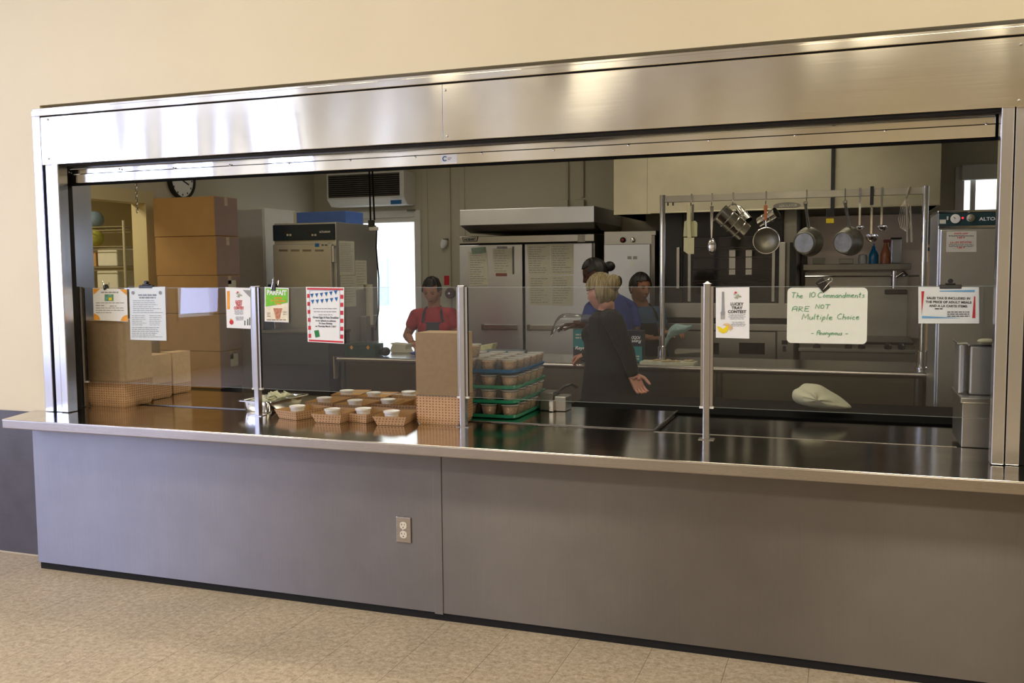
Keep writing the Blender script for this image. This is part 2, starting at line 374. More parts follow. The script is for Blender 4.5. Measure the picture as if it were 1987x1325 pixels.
for i in range(0, len(ys)-1):
    if i % 2 == 0: w.box(-6.1, -6, ys[i], ys[i+1], 0, HZ)
    else: w.box(-6.1, -6, ys[i], ys[i+1], 0, 0.8); w.box(-6.1, -6, ys[i], ys[i+1], 3.45, HZ)
struct('wall_left', w, 'cream')
for i, y in enumerate((-7.9, -6.5, -5.1, -3.0)):
    w = MB()
    for yy in (-0.45, 0.45): w.box(-6.06, -6.0, y+yy-0.025, y+yy+0.025, 0.8, 3.45)
    for zz in (0.82, 2.1, 3.43): w.box(-6.06, -6.0, y-0.45, y+0.45, zz-0.025, zz+0.025)
    struct('window_%d' % (i+2), w, 'white')
# stainless wainscot low on the hall wall
tag(build('steel_wainscot', MB().box(-3.0, -0.215, YW-0.006, YW, 0.01, 0.80), 'wainscot'), 'dark stainless steel wainscot sheet on wall left of the serving counter', 'wall panel')

# kitchen walls
XL = -1.7; YK = 5.2
lint = PX(215, 386, XL).z
w = MB(); jy = 2.60
w.box(XL-0.12, XL, YB, 1.25, 0, 2.9); w.box(XL-0.12, XL, jy, YK, 0, 2.9); w.box(XL-0.12, XL, 1.25, jy, lint, 2.9)
struct('wall_left', w, 'kwall')
w = MB(); w.box(XL-0.13, XL+0.018, jy-0.012, jy+0.09, 0, lint+0.09); w.box(XL-0.13, XL+0.018, 1.16, 1.262, 0, lint+0.09); w.box(XL-0.13, XL+0.018, 1.262, jy-0.012, lint-0.012, lint+0.09)
struct('door_1', w, M['pantry'])
w = MB(); w.box(-3.5, -3.4, 0.9, 4.6, 0, 2.9); w.box(-3.4, XL-0.12, 4.5, 4.6, 0, 2.9); w.box(-3.4, XL-0.12, 0.8, 0.9, 0, 2.9)
struct('wall_pantry', w, 'pantry')
# back wall with exit door opening and a small high window
d0 = P(676, 430, YK).x; d1 = P(805, 430, YK).x; dz = 2.10
wx0 = P(1869, 336, YK).x; wx1 = wx0+0.75; wz1 = P(1900, 336, YK).z; wz0 = wz1-0.75
w = MB(); w.box(XL-0.12, d0, YK, YK+0.15, 0, 2.9); w.box(d0, d1, YK, YK+0.15, dz, 2.9); w.box(d1, wx0, YK, YK+0.15, 0, 2.9)
w.box(wx0, wx1, YK, YK+0.15, 0, wz0); w.box(wx0, wx1, YK, YK+0.15, wz1, 2.9); w.box(wx1, 6.2, YK, YK+0.15, 0, 2.9)
struct('wall_back', w, 'kwall')
struct('wall_right', MB().box(6.1, 6.2, YB, YK, 0, 2.9), 'kwall')
# door casing
w = MB(); w.box(d0-0.07, d0, YK-0.02, YK, 0, dz+0.07); w.box(d1, d1+0.07, YK-0.02, YK, 0, dz+0.07); w.box(d0, d1, YK-0.02, YK, dz, dz+0.07)
w.box(d0, d1, YK+0.0, YK+0.1, dz-0.05, dz)
struct('door_2', w, 'white', 0.004)
# window frame and roller blind
w = MB()
for a, b in ((wx0-0.06, wx0+0.01), (wx1-0.01, wx1+0.06)): w.box(a, b, YK-0.02, YK+0.08, wz0-0.06, wz1+0.06)
for a, b in ((wz0-0.06, wz0+0.01), (wz1-0.01, wz1+0.06)): w.box(wx0, wx1, YK-0.02, YK+0.08, a, b)
w.box(wx0+0.06, wx0+0.10, YK+0.0, YK+0.06, wz0, wz1)
struct('window_1', w, 'white', 0.003)
tag(build('roller_blind', MB().box(wx0-0.02, wx1+0.03, YK-0.07, YK-0.025, wz1-0.06, wz1+0.07), 'white', bevel=0.01), 'white rolled-up blind above the small window at the right', 'blind')
# plywood seams and conduits on the back wall
def conduit(px, z0, z1, r, lab):
    x = P(px, 400, YK).x
    tag(build('wall_conduit', MB().cyl((x, YK-r, z0), (x, YK-r, z1), r, n=10), 'kwall'), lab, 'pipe')
conduit(873, 0.9, 2.89, 0.012, 'thin painted conduit on back wall left of the refrigerator')
conduit(1102, 2.20, 2.89, 0.014, 'left one of two short conduits rising above the refrigerator hood')
conduit(1132, 2.24, 2.89, 0.014, 'right one of two short conduits rising above the refrigerator hood')
for px, lab in ((1095, 'lower junction box above refrigerator hood, left one'), (1126, 'junction box above refrigerator hood, right one')):
    x = P(px, 400, YK).x; z = P(px, 402, YK).z
    tag(build('junction_box', MB().box(x-0.05, x+0.05, YK-0.05, YK, z-0.05, z+0.07), 'kwall', bevel=0.004), 'small painted '+lab, 'electrical box')
w = MB()
for px in (825, 897):
    x = P(px, 400, YK).x; w.box(x-0.03, x+0.03, YK-0.012, YK, 0, 2.9)
struct('trim_1', w, 'kwall', 0.003)
# outside, seen through the open door
M['ground'] = plain('pale_concrete', srgb(215, 212, 205), 0.9)
struct('ground', MB().box(-14, 14, YK+0.15, 20, -0.12, -0.02), 'ground')
out = thing('building', 'sunlit pale building with a blue door, seen through the open exit door', 'building', (-3.5, 12.2, 0))
build('wall', MB().box(-12, 9, 12, 12.3, 0, 4), 'white', out)
a = P(737, 500, 12); b = P(754, 540, 12)
build('door', MB().box(a.x, b.x, 11.95, 12.0, b.z-0.5, a.z), plain('blue_outdoor_paint', srgb(165, 195, 232), 0.6), out)
a = P(775, 536, 12); b = P(787, 548, 12)
build('window', MB().box(a.x, b.x, 11.96, 12.0, b.z, a.z), plain('outdoor_window_glass', srgb(190, 196, 220), 0.3), out)

# ================================================================== serving window: steel frame, header, shutter
def Xw(px, py=797, Y=YW): return P(px, py, Y).x
# left jamb
for side in ('left', 'right'):
    lab = 'stainless steel %s jamb of the serving window with vertical shutter guide' % side
    if side == 'left':
        bx = [Xw(97), Xw(112.5), Xw(117), Xw(128), Xw(130), Xw(143)]; sgn = 1
    else:
        bx = [4.50, 4.42, Xw(1975, 900), Xw(1948, 900), Xw(1945, 900), Xw(1919.5, 900)]; sgn = -1
    t = thing('steel_jamb', lab, 'window jamb', ((bx[0]+bx[5])/2, YW, 0.81))
    build('outer_trim', MB().box(bx[0], bx[1], YW-0.030, YW+0.01, 0.812, 2.36), 'jamb', t, 0.003)
    build('guide_channel', MB().box(bx[2], bx[3], YW-0.024, YW+0.06, 0.812, 2.11), 'jamb', t, 0.002)
    build('guide_channel', MB().box(bx[4], bx[5], YW-0.034, YW+0.03, 0.812, 2.11), 'jamb', t, 0.004)
    g = MB().box(bx[1], bx[2], YW-0.010, YW+0.01, 0.812, 2.11); build('groove', g, 'gapshade', t)
    # recess beside the guide and inner lining
    lx = OX0 if side == 'left' else OX1
    build('inner_lining', MB().box(lx, lx+sgn*0.006, YW+0.06, YB+0.12, 0.812, 2.42), 'jamb', t)
    build('recess', MB().box(bx[2], bx[4]+sgn*0.004, YW+0.03, YW+0.10, 0.812, 2.11), 'gapshade', t)
# header
hx0, hx1 = Xw(90, 224)-0.0, 4.62
zt, zb = 2.356, 2.106
t = thing('shutter_housing', 'long polished steel header box across the top of the serving window', 'shutter housing', ((hx0+hx1)/2, YW, zb))
xs = Xw(866, 220)
build('header_panel', MB().box(hx0, xs-0.0008, YW-0.042, YW, zb, zt-0.006), 'header', t, 0.002)
build('header_panel', MB().box(xs+0.0008, hx1, YW-0.042, YW, zb, zt-0.006), 'header', t, 0.002)
build('gap', MB().box(hx0, hx1, YW-0.036, YW, zt-0.008, zt+0.001), 'gapshade', t)
mb = MB(); mb.box(Xw(75, 220), hx1, YW-0.050, YW, zt, zt+0.028); mb.box(Xw(75, 220), hx1, YW-0.042, YW, zt+0.028, zt+0.040)
build('top_trim', mb, 'header', t, 0.002)
build('box_body', MB().box(OX0+0.003, OX1-0.003, YW+0.001, YW+0.02, zb, zt), 'jamb', t)
build('gap', MB().box(hx0+0.1, OX1-0.01, YW-0.02, YW+0.05, zb-0.004, zb+0.004), 'gapshade', t)
scr = lambda c, r=0.006: MB().lathe(c, [(r, 0), (r*0.9, 0.003), (r*0.4, 0.0045), (0.0001, 0.0048)], (0, -1, 0), 10)
for (px, py) in ((93, 232), (95, 308), (864, 175), (868, 264), (1981, 86), (1977, 195)):
    p = P(px, py, YW-0.042); build('screw', scr(p), 'steel', t)
# roll-up shutter bottom rail
YR = 0.235
r0 = P(131, 350, YR); r1 = P(1932, 262, YR); zb0 = P(866, 320, YR).z; zs1 = P(866, 299, YR).z; zs2 = P(866, 287, YR).z
t = thing('roll_up_shutter', 'raised steel roll-up shutter with riveted bottom bar under the header', 'shutter', ((r0.x+r1.x)/2, YR, zb0))
build('bottom_bar', MB().box(r0.x, r1.x, YR-0.012, YR+0.03, zb0, zs1), 'header', t, 0.003)
mb = MB(); mb.box(r0.x+0.02, r1.x, YR-0.004, YR+0.02, zs1, zs2); build('slat', mb, 'header', t, 0.002)
mb = MB()
for i in range(3): mb.box(r0.x+0.02, r1.x, YR+0.004, YR+0.018, zs2+0.004+i*0.04, zs2+0.040+i*0.04)
build('upper_slats', mb, 'dsteel', t, 0.003)
build('rubber_seal', MB().box(r0.x, r1.x+0.01, YR-0.008, YR+0.022, zb0-0.010, zb0), 'rubber', t)
build('end_stop', MB().box(r0.x-0.03, r0.x, YR-0.0, YR+0.03, zb0, zs2+0.01), 'dsteel', t)
build('end_stop', MB().box(r1.x, r1.x+0.02, YR-0.0, YR+0.03, zb0, zs2+0.01), 'rubber', t)
for px, py in ((134, 334.5), (232, 328), (337, 326), (446, 320), (561, 317), (680, 311), (806, 304.5), (935, 298), (1075, 291.5), (1220, 282), (1376, 273), (1543, 263), (1718, 254), (1914, 241)):
    q = P(px, py, YR-0.012); build('screw', scr((q.x, YR-0.012, q.z), 0.005), 'chrome', t)
a = P(855, 300.5, YR-0.012); b = P(887, 317, YR-0.012)
st = build('sticker', MB().box(a.x, b.x, YR-0.0135, YR-0.012, b.z, a.z), 'paper', t)
c = P(863, 308, YR-0.014)
mb = MB(); arc = [(c.x+0.0095*cos(radians(a_)), YR-0.0140, c.z+0.0095*sin(radians(a_))) for a_ in range(40, 321, 20)]; mb.tube(arc, 0.0022, 6)
build('sticker_emblem', mb, 'blueink', st)
mb = MB(); 
for k in range(2): mb.box(c.x+0.015, c.x+0.033-0.006*k, YR-0.0142, YR-0.0136, c.z+0.001-0.006*k, c.z+0.003-0.006*k)
build('sticker_print', mb, 'ink', st)

# ================================================================== serving counter
ZC = 0.81; YF = -0.137
t = thing('serving_counter', 'long stainless steel serving counter with front panel below the window', 'counter', (2.0, 0.2, 0))
cx0 = P(3.4, 812.5, YF).x; cxe = 5.4
poly = [(cx0, YF, 0), (cxe, YF, 0), (cxe, 0.46, 0), (OX0, 0.46, 0), (OX0, YW, 0), (P(75, 795, YW).x-0.02, YW, 0)]
mb = MB().prism([(x, y, ZC-0.012) for x, y, _ in poly], (0, 0, 0.012)); build('countertop', mb, 'top', t, 0.0015)
mb = MB().box(cx0, cxe, YF-0.001, YF+0.012, ZC-0.047, ZC-0.0015); build('front_edge', mb, 'edge', t, 0.005)
mb = MB().prism([(cx0, YF+0.012, ZC-0.047), (cx0+0.002, YF+0.012, ZC-0.047), (P(75, 795, YW).x-0.018, YW, ZC-0.047), (P(75, 795, YW).x-0.02, YW, ZC-0.047)], (0, 0, 0.035)); build('side_edge', mb, 'edge', t)
px0 = -0.21; xs = P(845, 1100, 0).x
build('front_panel', MB().box(px0, P(850, 1000, 0).x, 0, 0.01, 0.035, ZC-0.05), 'panel', t, 0.001)
build('front_panel', MB().box(P(850, 1000, 0).x+0.001, cxe, 0, 0.01, 0.035, ZC-0.05), 'panel', t, 0.001)
build('side_panel', MB().box(px0, px0+0.01, 0.01, YW, 0.035, ZC-0.05), 'panel', t)
sx0 = P(844, 1150, 0).x; sx1 = P(860, 1150, 0).x
build('seam_strip', MB().box(sx0, sx1, -0.004, 0.0, 0.03, ZC-0.05), 'panel', t, 0.001)
build('kick_base', MB().box(px0+0.01, cxe, 0.006, 0.10, 0.0, 0.036), 'gapshade', t)
# inner worktables behind the pass-through
X1 = 2.952
t = thing('inner_worktable', 'raised stainless worktable behind the counter holding stacks of trays', 'worktable', (1.3, 0.8, 0))
mb = MB().box(XL+0.35, X1, 0.50, 1.11, ZC-0.02, ZC-0.002); build('table_top', mb, 'top', t, 0.002)
mb = MB().box(X1-0.006, X1, 0.50, 1.11, ZC-0.004, ZC+0.003); mb.box(XL+0.35, X1, 0.500, 0.506, ZC-0.004, ZC+0.003); build('raised_rim', mb, 'edge', t, 0.001)
for x in (-1.2, 0.2, 1.6, 2.85):
    for y in (0.56, 1.05): build('leg', MB().cyl((x, y, 0), (x, y, ZC-0.02), 0.02, n=10), 'steel', t)
build('apron', MB().box(XL+0.35, X1, 1.09, 1.11, ZC-0.12, ZC-0.02), 'dsteel', t)
xr = P(1857, 868, 0.46).x
t = thing('drop_in_worktable', 'dark reflective steel well table behind the right half of the counter', 'worktable', ((X1+xr)/2, 0.8, 0))
build('table_top', MB().box(X1+0.004, xr+0.25, 0.468, 1.11, ZC-0.036, ZC-0.020), 'well', t, 0.001)
build('front_rim', MB().box(X1+0.004, xr, 0.460, 0.468, ZC-0.05, ZC+0.002), 'edge', t, 0.001)
for x in (X1+0.06, 3.6, xr):
    for y in (0.52, 1.05): build('leg', MB().cyl((x, y, 0), (x, y, ZC-0.045), 0.02, n=10), 'steel', t)
t = thing('utility_shelf', 'low black rubber-topped shelf along the kitchen side of the counter', 'shelf', (3.0, 1.3, 0))
bx0 = P(1100, 770, 1.2).x
build('shelf_top', MB().box(bx0, 4.42, 1.125, 1.72, 0.75, 0.80), 'rubber', t, 0.004)
for x in (bx0+0.05, 3.6, 4.36):
    for y in (1.16, 1.67): build('leg', MB().box(x-0.015, x+0.015, y-0.015, y+0.015, 0, 0.75), 'dsteel', t)

# outlet
t = thing('electrical_outlet', 'duplex electrical outlet with steel cover plate on the counter front', 'outlet', P(782, 1028, 0))
a = P(769.5, 1003, -0.006); b = P(796.5, 1053, -0.006); cxx = (a.x+b.x)/2; czz = (a.z+b.z)/2; hw = 0.036; hh = 0.058
build('cover_plate', MB().box(cxx-hw, cxx+hw, -0.007, 0, czz-hh, czz+hh), 'edge', t, 0.003)
build('screw', scr((cxx, -0.007, czz), 0.004), 'chrome', t)
for s in (-1, 1):
    zc_ = czz+s*0.0205; poly = []
    for k in range(24):
        a_ = 2*pi*k/24; poly.append((cxx+max(-0.0165, min(0.0165, 0.0185*cos(a_))), -0.007, zc_+0.0165*sin(a_)))
    rcp = build('receptacle', MB().prism(poly, (0, -0.0025, 0)), 'outlet', t)
    mb = MB().box(cxx-0.0075, cxx-0.0055, -0.0100, -0.0093, zc_+0.0, zc_+0.009); mb.box(cxx-0.0105, cxx-0.0075, -0.0100, -0.0093, zc_+0.0035, zc_+0.0055)
    mb.box(cxx+0.0055, cxx+0.0075, -0.0100, -0.0093, zc_+0.0, zc_+0.009); mb.cyl((cxx, -0.0100, zc_-0.008), (cxx, -0.0093, zc_-0.008), 0.0028, n=10)
    build('slots', mb, 'ink', rcp)

# ================================================================== sneeze guard
YG = 0.345; posts = [-0.192, 0.94, 2.079, 3.207]; ZG = 1.468; zg0 = P(1360, 789, YG).z
pos_lab = ['end post of the glass guard against the left jamb', 'steel guard post between the left contest sign and the green parfait sign', 'steel guard post in front of the tall kraft bundle', 'steel guard post left of the black-lettered contest sign']
for i, x in enumerate(posts):
    t = thing('guard_post', 'square '+pos_lab[i], 'post', (x, YG, ZC), 'posts of the sneeze guard')
    build('tube', MB().box(x-0.0135, x+0.0135, YG-0.016, YG+0.016, ZC, ZG+(0.008 if i == 3 else 0)), 'post', t, 0.002)
    if i == 3: build('cap', MB().add([(x-.018, YG-.018, ZG+.008), (x+.018, YG-.018, ZG+.008), (x+.018, YG+.018, ZG+.008), (x-.018, YG+.018, ZG+.008), (x, YG, ZG+.02)], [(0,1,2,3), (0,1,4), (1,2,4), (2,3,4), (3,0,4)]), 'chrome', t)
    else: build('cap', MB().box(x-0.016, x+0.016, YG-0.018, YG+0.018, ZG, ZG+0.004), 'chrome', t, 0.001)
    build('foot', MB().box(x-0.032, x+0.032, YG-0.024, YG+0.024, ZC, ZC+0.003), 'edge', t)
    for s in (-1, 1):
        if i == 0 and s < 0: continue
        mb = MB(); mb.box(x+s*0.0135, x+s*0.026, YG-0.008, YG-0.005, zg0, ZG-0.002); mb.box(x+s*0.0135, x+s*0.026, YG+0.005, YG+0.008, zg0, ZG-0.002)
        ch = build('glass_channel', mb, 'post', t)
        build('end_clip', MB().box(x+s*0.0135, x+s*0.030, YG-0.010, YG+0.010, zg0-0.006, zg0+0.003), 'lidwhite', ch, 0.001)
gx = [(posts[0]+0.016, posts[1]-0.016), (posts[1]+0.016, posts[2]-0.016), (posts[2]+0.016, posts[3]-0.016), (posts[3]+0.016, 4.37)]
gl = ['leftmost clear guard pane holding two white notices', 'clear guard pane between the left two inner posts, holding the red-bordered poster', 'clear guard pane in front of the blonde person', 'rightmost clear guard pane holding the whiteboard']
for (a, b), l in zip(gx, gl):
    t = thing('sneeze_guard_glass', l, 'glass pane', ((a+b)/2, YG, zg0), 'panes of the sneeze guard')
    build('pane', MB().box(a, b, YG-0.002, YG+0.002, zg0, ZG-0.005), 'glass', t)
    mb = MB().box(a, b, YG-0.002, YG+0.002, ZG-0.005, ZG-0.003); build('top_edge', mb, 'gedge', t)
    mb = MB().box(a, b, YG-0.002, YG+0.002, zg0-0.001, zg0+0.001); build('bottom_edge', mb, 'gedge', t)

# ================================================================== notices hung on the guard
YS = YG-0.010
def mpp(px, py, Y): return (P(px+1, py, Y)-P(px, py, Y)).x
def sheet(name, corners, label, cat, mat='paper', Y=YS, th=0.0015, rnd=0):
    pts = [P(x, y, Y) for x, y in corners]
    if rnd:
        x0, x1 = pts[0].x, pts[1].x; z1 = (pts[0].z+pts[1].z)/2; z0 = (pts[2].z+pts[3].z)/2; out = []
        for (cx, cz, a0) in ((x1-rnd, z1-rnd, 0), (x0+rnd, z1-rnd, 90), (x0+rnd, z0+rnd, 180), (x1-rnd, z0+rnd, 270)):
            for i in range(6): a = radians(a0+18*i); out.append((cx+rnd*cos(a), Y, cz+rnd*sin(a)))
        pts = out
    c = P(sum(x for x, y in corners)/4, max(y for x, y in corners), Y)
    t = thing(name, label, cat, c)
    build('sheet', MB().prism(pts, (0, th, 0)), mat, t); return t
def quad(mb, corners, Y): return mb.add([P(x, y, Y) for x, y in corners], [tuple(range(len(corners)))])
def pbox(mb, x0, y0, x1, y1, Y, th=0.0006):
    return mb.prism([P(x0, y0, Y), P(x1, y0, Y), P(x1, y1, Y), P(x0, y1, Y)], (0, th, 0))
def lines(mb, x0, x1, y0, y1, n, Y, rag=0.25, h=None, seed=1, center=False):
    rd = random.Random(seed)
    for i in range(n):
        y = y0+(y1-y0)*i/max(1, n-1); hh = h or 1.2
        w = (x1-x0)*(1-rag*rd.random()); xa = x0+((x1-x0)-w)/2 if center else x0
        x = xa
        while x < xa+w:
            seg = rd.uniform(3, 9); e = min(x+seg, xa+w); pbox(mb, x, y, e, y+hh, Y); x = e+1.3
    return mb
def ptext(parent, s, px, py, hpx, Y, mat, bold=0.0, shear=0, width=None, rot=0, align='CENTER', name='lettering'):
    k = mpp(px, py, Y); mb = MB()
    put_text(mb, s, hpx*k/0.70, P(px, py, Y), bold*k, shear, align, width*k if width else None, rot)
    return build(name, mb, mat, parent)
YT = YS-0.0012
def binder_clip(px, py, label, tilt=0, size=0.016, Y=YG, h=0.026):
    c = P(px, py, Y); t = thing('binder_clip', label, 'clip', c)
    R = Matrix.Translation(c) @ Matrix.Rotation(radians(tilt), 4, 'Y') @ Matrix.Translation(-c)
    mb = MB(); mb.prism([(c.x-size, c.y-0.016, c.z-h*0.5), (c.x-size, c.y+0.012, c.z-h*0.5), (c.x-size, c.y+0.008, c.z+h*0.5), (c.x-size, c.y-0.010, c.z+h*0.5)], (2*size, 0, 0)).xf(R)
    build('clamp', mb, 'black', t, 0.002)
    for s in (-1, 1):
        mb = MB(); y = c.y-0.014
        mb.tube([(c.x-size*0.6, c.y-0.018, c.z-h*0.3), (c.x-size*0.25, y, c.z+h*0.7), (c.x-size*0.30, y, c.z+h*1.05), (c.x, y, c.z+h*1.25), (c.x+size*0.30, y, c.z+h*1.05), (c.x+size*0.25, y, c.z+h*0.7), (c.x+size*0.6, c.y-0.018, c.z-h*0.3)] if s < 0 else
                [(c.x-size*0.5, c.y+0.014, c.z-h*0.2), (c.x-size*0.2, c.y+0.03, c.z+h*0.9), (c.x+size*0.2, c.y+0.03, c.z+h*0.9), (c.x+size*0.5, c.y+0.014, c.z-h*0.2)], 0.0012, 6).xf(R)
        build('wire_handle', mb, 'chrome', t)
def bulldog(px, py, wpx, label):
    c = P(px, py, YG); w = wpx*mpp(px, py, YG)/2; t = thing('bulldog_clip', label, 'clip', c)
    build('jaw', MB().prism([(c.x-w, c.y-0.014, c.z-0.008), (c.x-w, c.y+0.010, c.z-0.008), (c.x-w, c.y+0.008, c.z+0.008), (c.x-w, c.y-0.010, c.z+0.008)], (2*w, 0, 0)), 'black', t, 0.003)
    mb = MB().box(c.x-w*0.45, c.x+w*0.45, c.y-0.012, c.y+0.008, c.z+0.008, c.z+0.014); mb.cyl((c.x, c.y-0.012, c.z+0.022), (c.x, c.y+0.008, c.z+0.022), 0.009, n=14)
    build('handle', mb, 'black', t, 0.001)

# 1 certificate with orange corners
t = sheet('notice', [(180, 559), (246, 561), (248, 624), (182, 621)], 'white notice with orange corner shapes, leftmost of the sheets clipped on the guard', 'sign')
mb = MB()
quad(mb, [(180.6, 560), (194, 560), (181, 572)], YT); quad(mb, [(232, 561), (245.5, 561.5), (246, 573)], YT)
arc = [(182, 620.5), (182, 608)]+[(182+12*sin(radians(a)), 620.7-12*cos(radians(a))) for a in (20, 45, 70, 90)]; quad(mb, arc, YT)
arc = [(247, 623.3), (234, 622.5)]+[(247.4-13*cos(radians(a)), 623-12*sin(radians(a))) for a in (20, 45, 70, 90)]; quad(mb, arc, YT)
build('orange_corners', mb, 'orange', t)
mb = MB(); pbox(mb, 203, 571, 220, 584, YT); pc = build('printed_picture', mb, plain('picture_green_blue', srgb(110, 160, 140), 0.6, var=0.4, scale=60), t)
mb = MB(); pbox(mb, 211, 577, 217, 583, YT-0.0008); build('picture_detail', mb, 'yellow', pc)
mb = MB(); lines(mb, 196, 230, 566, 566, 1, YT, 0.0, 2.2, 3); lines(mb, 186, 243, 587, 589, 1, YT); lines(mb, 186, 202, 592, 592, 1, YT, 0, 1.4); lines(mb, 213, 226, 593, 593, 1, YT, 0, 1.4); lines(mb, 186, 243, 597, 606, 3, YT, 0.5)
build('small_print', mb, 'greyink', t)
binder_clip(206, 557, 'black binder clip holding the orange-cornered notice', -18, 0.009, h=0.028)
# 2 laminated sheet
t = sheet('notice', [(251, 559), (320, 556), (323, 661), (253, 659)], 'white laminated page of grey text in a plastic sleeve under a bulldog clip', 'sign')
mb = MB(); lines(mb, 264, 308, 571, 576, 2, YT, 0.3, 3, 5, True); lines(mb, 258, 316, 583, 606, 7, YT, 0.35, 1.0, 6); lines(mb, 256, 284, 612, 630, 6, YT, 0.3, 0.9, 7); lines(mb, 290, 314, 612, 630, 6, YT, 0.3, 0.9, 8); lines(mb, 256, 317, 635, 653, 6, YT, 0.3, 1.1, 9)
build('small_print', mb, 'greyink', t)
mb = MB()
for px in (258, 311): p = P(px, 568, YT); mb.lathe((p.x, YT-0.001, p.z), [(0.0001, 0), (0.010, 0)], (0, -1, 0), 14)
build('round_magnet', mb, 'greyink', t)
mb = MB().box(P(250, 556, YS).x, P(325, 556, YS).x, YS-0.0032, YS-0.0024, P(290, 663, YS).z, P(290, 555, YS).z); build('plastic_sleeve', mb, 'sleeve', t)
bulldog(285, 556, 26, 'black bulldog clip on the laminated white page')
# 3 and 6 contest signs
def contest(corners, cx, ty, hp, wdt, label, mat, left):
    t = sheet('contest_sign', corners, label, 'sign')
    for i, (s, w_) in enumerate((('LUCKY', 0.70), ('TRAY', 0.60), ('CONTEST', 1.0))):
        ptext(t, s, cx, ty+i*hp*1.32+hp*0.45, hp, YT, mat, 0.18, width=wdt*w_)
    mb = MB(); y0 = ty+3.5*hp; lines(mb, cx-wdt*0.5, cx+wdt*0.5, y0, y0+hp*1.6, 5, YT, 0.3, 0.8, 4, True); lines(mb, cx-wdt*0.35, cx+wdt*0.5, y0+hp*2.6, y0+hp*4.0, 5, YT, 0.3, 0.7, 9, True)
    build('small_print', mb, 'greyink', t)
    return t
t = contest([(437.5, 557), (486, 559), (487, 638), (440, 636)], 463.5, 586, 4.6, 19, 'contest sign with red lettering, an apple and orange bar, left of the green sign', 'redink', True)
mb = MB(); pbox(mb, 440.5, 564.5, 445.5, 600, YT); build('orange_bar', mb, 'orange', t)
mb = MB(); quad(mb, [(471, 562.5), (485, 563), (485.3, 577)], YT); build('grey_corner', mb, 'greyink', t)
mb = MB(); p = P(449, 625, YT); mb.lathe(p, [(0.0001, 0), (0.0125, 0)], (0, -1, 0), 20); ap = build('apple_print', mb, 'redink', t)
mb = MB(); quad(mb, [(446, 618), (450, 619), (450, 621), (446, 621)], YT-0.001); build('leaf_print', mb, 'orange', ap)
mb = MB()
for x, h_ in ((475, 9), (480.5, 12), (484.5, 15)): pbox(mb, x-1.2, 631-h_, x+1.0, 631, YT)
build('pencils_print', mb, plain('pencil_grey', srgb(110, 120, 120), 0.6, var=0.3, scale=90), t)
def veg(t, cx, cy, s):
    mb = MB(); rd = random.Random(3)
    for i in range(9):
        a = rd.uniform(0, 2*pi); r_ = rd.uniform(0, 1); x = cx+5.5*s*r_*cos(a)*1.2; y = cy+5*s*r_*sin(a); q = 1.6*s; quad(mb, [(x-q, y-q*0.6), (x+q*0.4, y-q), (x+q, y+q*0.3), (x-q*0.2, y+q*0.9)], YT-0.0002*i)
    v = build('salad_print', mb, plain('salad_green_grey', srgb(165, 172, 150), 0.6, var=0.3, scale=90), t)
    mb = MB(); quad(mb, [(cx-4*s, cy-7*s), (cx-1*s, cy-7.5*s), (cx, cy-5*s), (cx-3.4*s, cy-4.4*s)], YT-0.003); build('tomato_print', mb, 'redink', v)
veg(t, 463, 573, 1.0)
t = contest([(1389, 558), (1454, 557), (1454, 657), (1389, 655)], 1430, 590, 5.6, 35.5, 'contest sign with black lettering, a grey fork and yellow banana', 'ink', False)
veg(t, 1430, 575, 1.25)
mb = MB(); quad(mb, [(1401, 566), (1405, 566), (1406, 603), (1407, 607), (1406, 611), (1399, 611), (1398, 607), (1400, 603)], YT)
for k in range(4): pbox(mb, 1398.6+k*2.2, 610, 1399.7+k*2.2, 619.5, YT)
build('fork_print', mb, 'greyink', t)
mb = MB(); quad(mb, [(1391, 633), (1396, 634), (1403, 638), (1409, 633), (1413, 629), (1415, 637), (1410, 645), (1402, 647), (1395, 643)], YT); bn = build('banana_print', mb, 'yellow', t)
mb = MB(); quad(mb, [(1402, 630), (1408, 627), (1412, 627), (1419, 631), (1422, 637), (1417, 642), (1414, 637), (1413, 630), (1408, 632)], YT-0.0008); build('potato_print', mb, plain('ginger_print', srgb(222, 190, 150), 0.7), bn)
# 4 parfait sign
t = sheet('parfait_sign', [(513.5, 556.5), (560, 559), (560, 625.5), (513.5, 623.5)], 'green and white PARFAIT sign under a clip, beside the left inner post', 'sign')
mb = MB(); quad(mb, [(515.5, 559), (558.5, 561), (558.5, 587), (515.5, 595)], YT); gp = build('green_field', mb, 'green', t)
ptext(gp, 'PARFAIT', 537, 572, 7.8, YT-0.0008, 'paper', 0.5, width=38, rot=-0.03)
for i, (s, w_) in enumerate((('combo', 16), ('A Complete', 29), ('Pack', 12))):
    ptext(gp, s, 540, 579.5+i*5.6, 3.6, YT-0.0008, 'orange', 0.15, width=w_, rot=-0.03)
mb = MB(); quad(mb, [(515.5, 596), (558.5, 588), (558.5, 623.5), (515.5, 621.5)], YT); bf = build('cream_field', mb, plain('cream_print', srgb(236, 226, 200), 0.7), t)
mb = MB(); quad(mb, [(530, 598), (548, 598), (545, 608), (543, 619), (535, 619), (533, 608)], YT-0.0006); build('dessert_print', mb, plain('dessert_brown', srgb(190, 130, 100), 0.7, var=0.45, scale=150), bf)
mb = MB(); lines(mb, 518, 556, 620, 620, 1, YT-0.0006, 0, 1.2); lines(mb, 518, 525, 607, 613, 3, YT-0.0006, 0, 0.9); lines(mb, 549, 556, 605, 609, 2, YT-0.0006, 0, 0.9); build('small_print', mb, 'ink', bf)
binder_clip(533, 557, 'black binder clip holding the green PARFAIT sign', 4, 0.013, h=0.036)
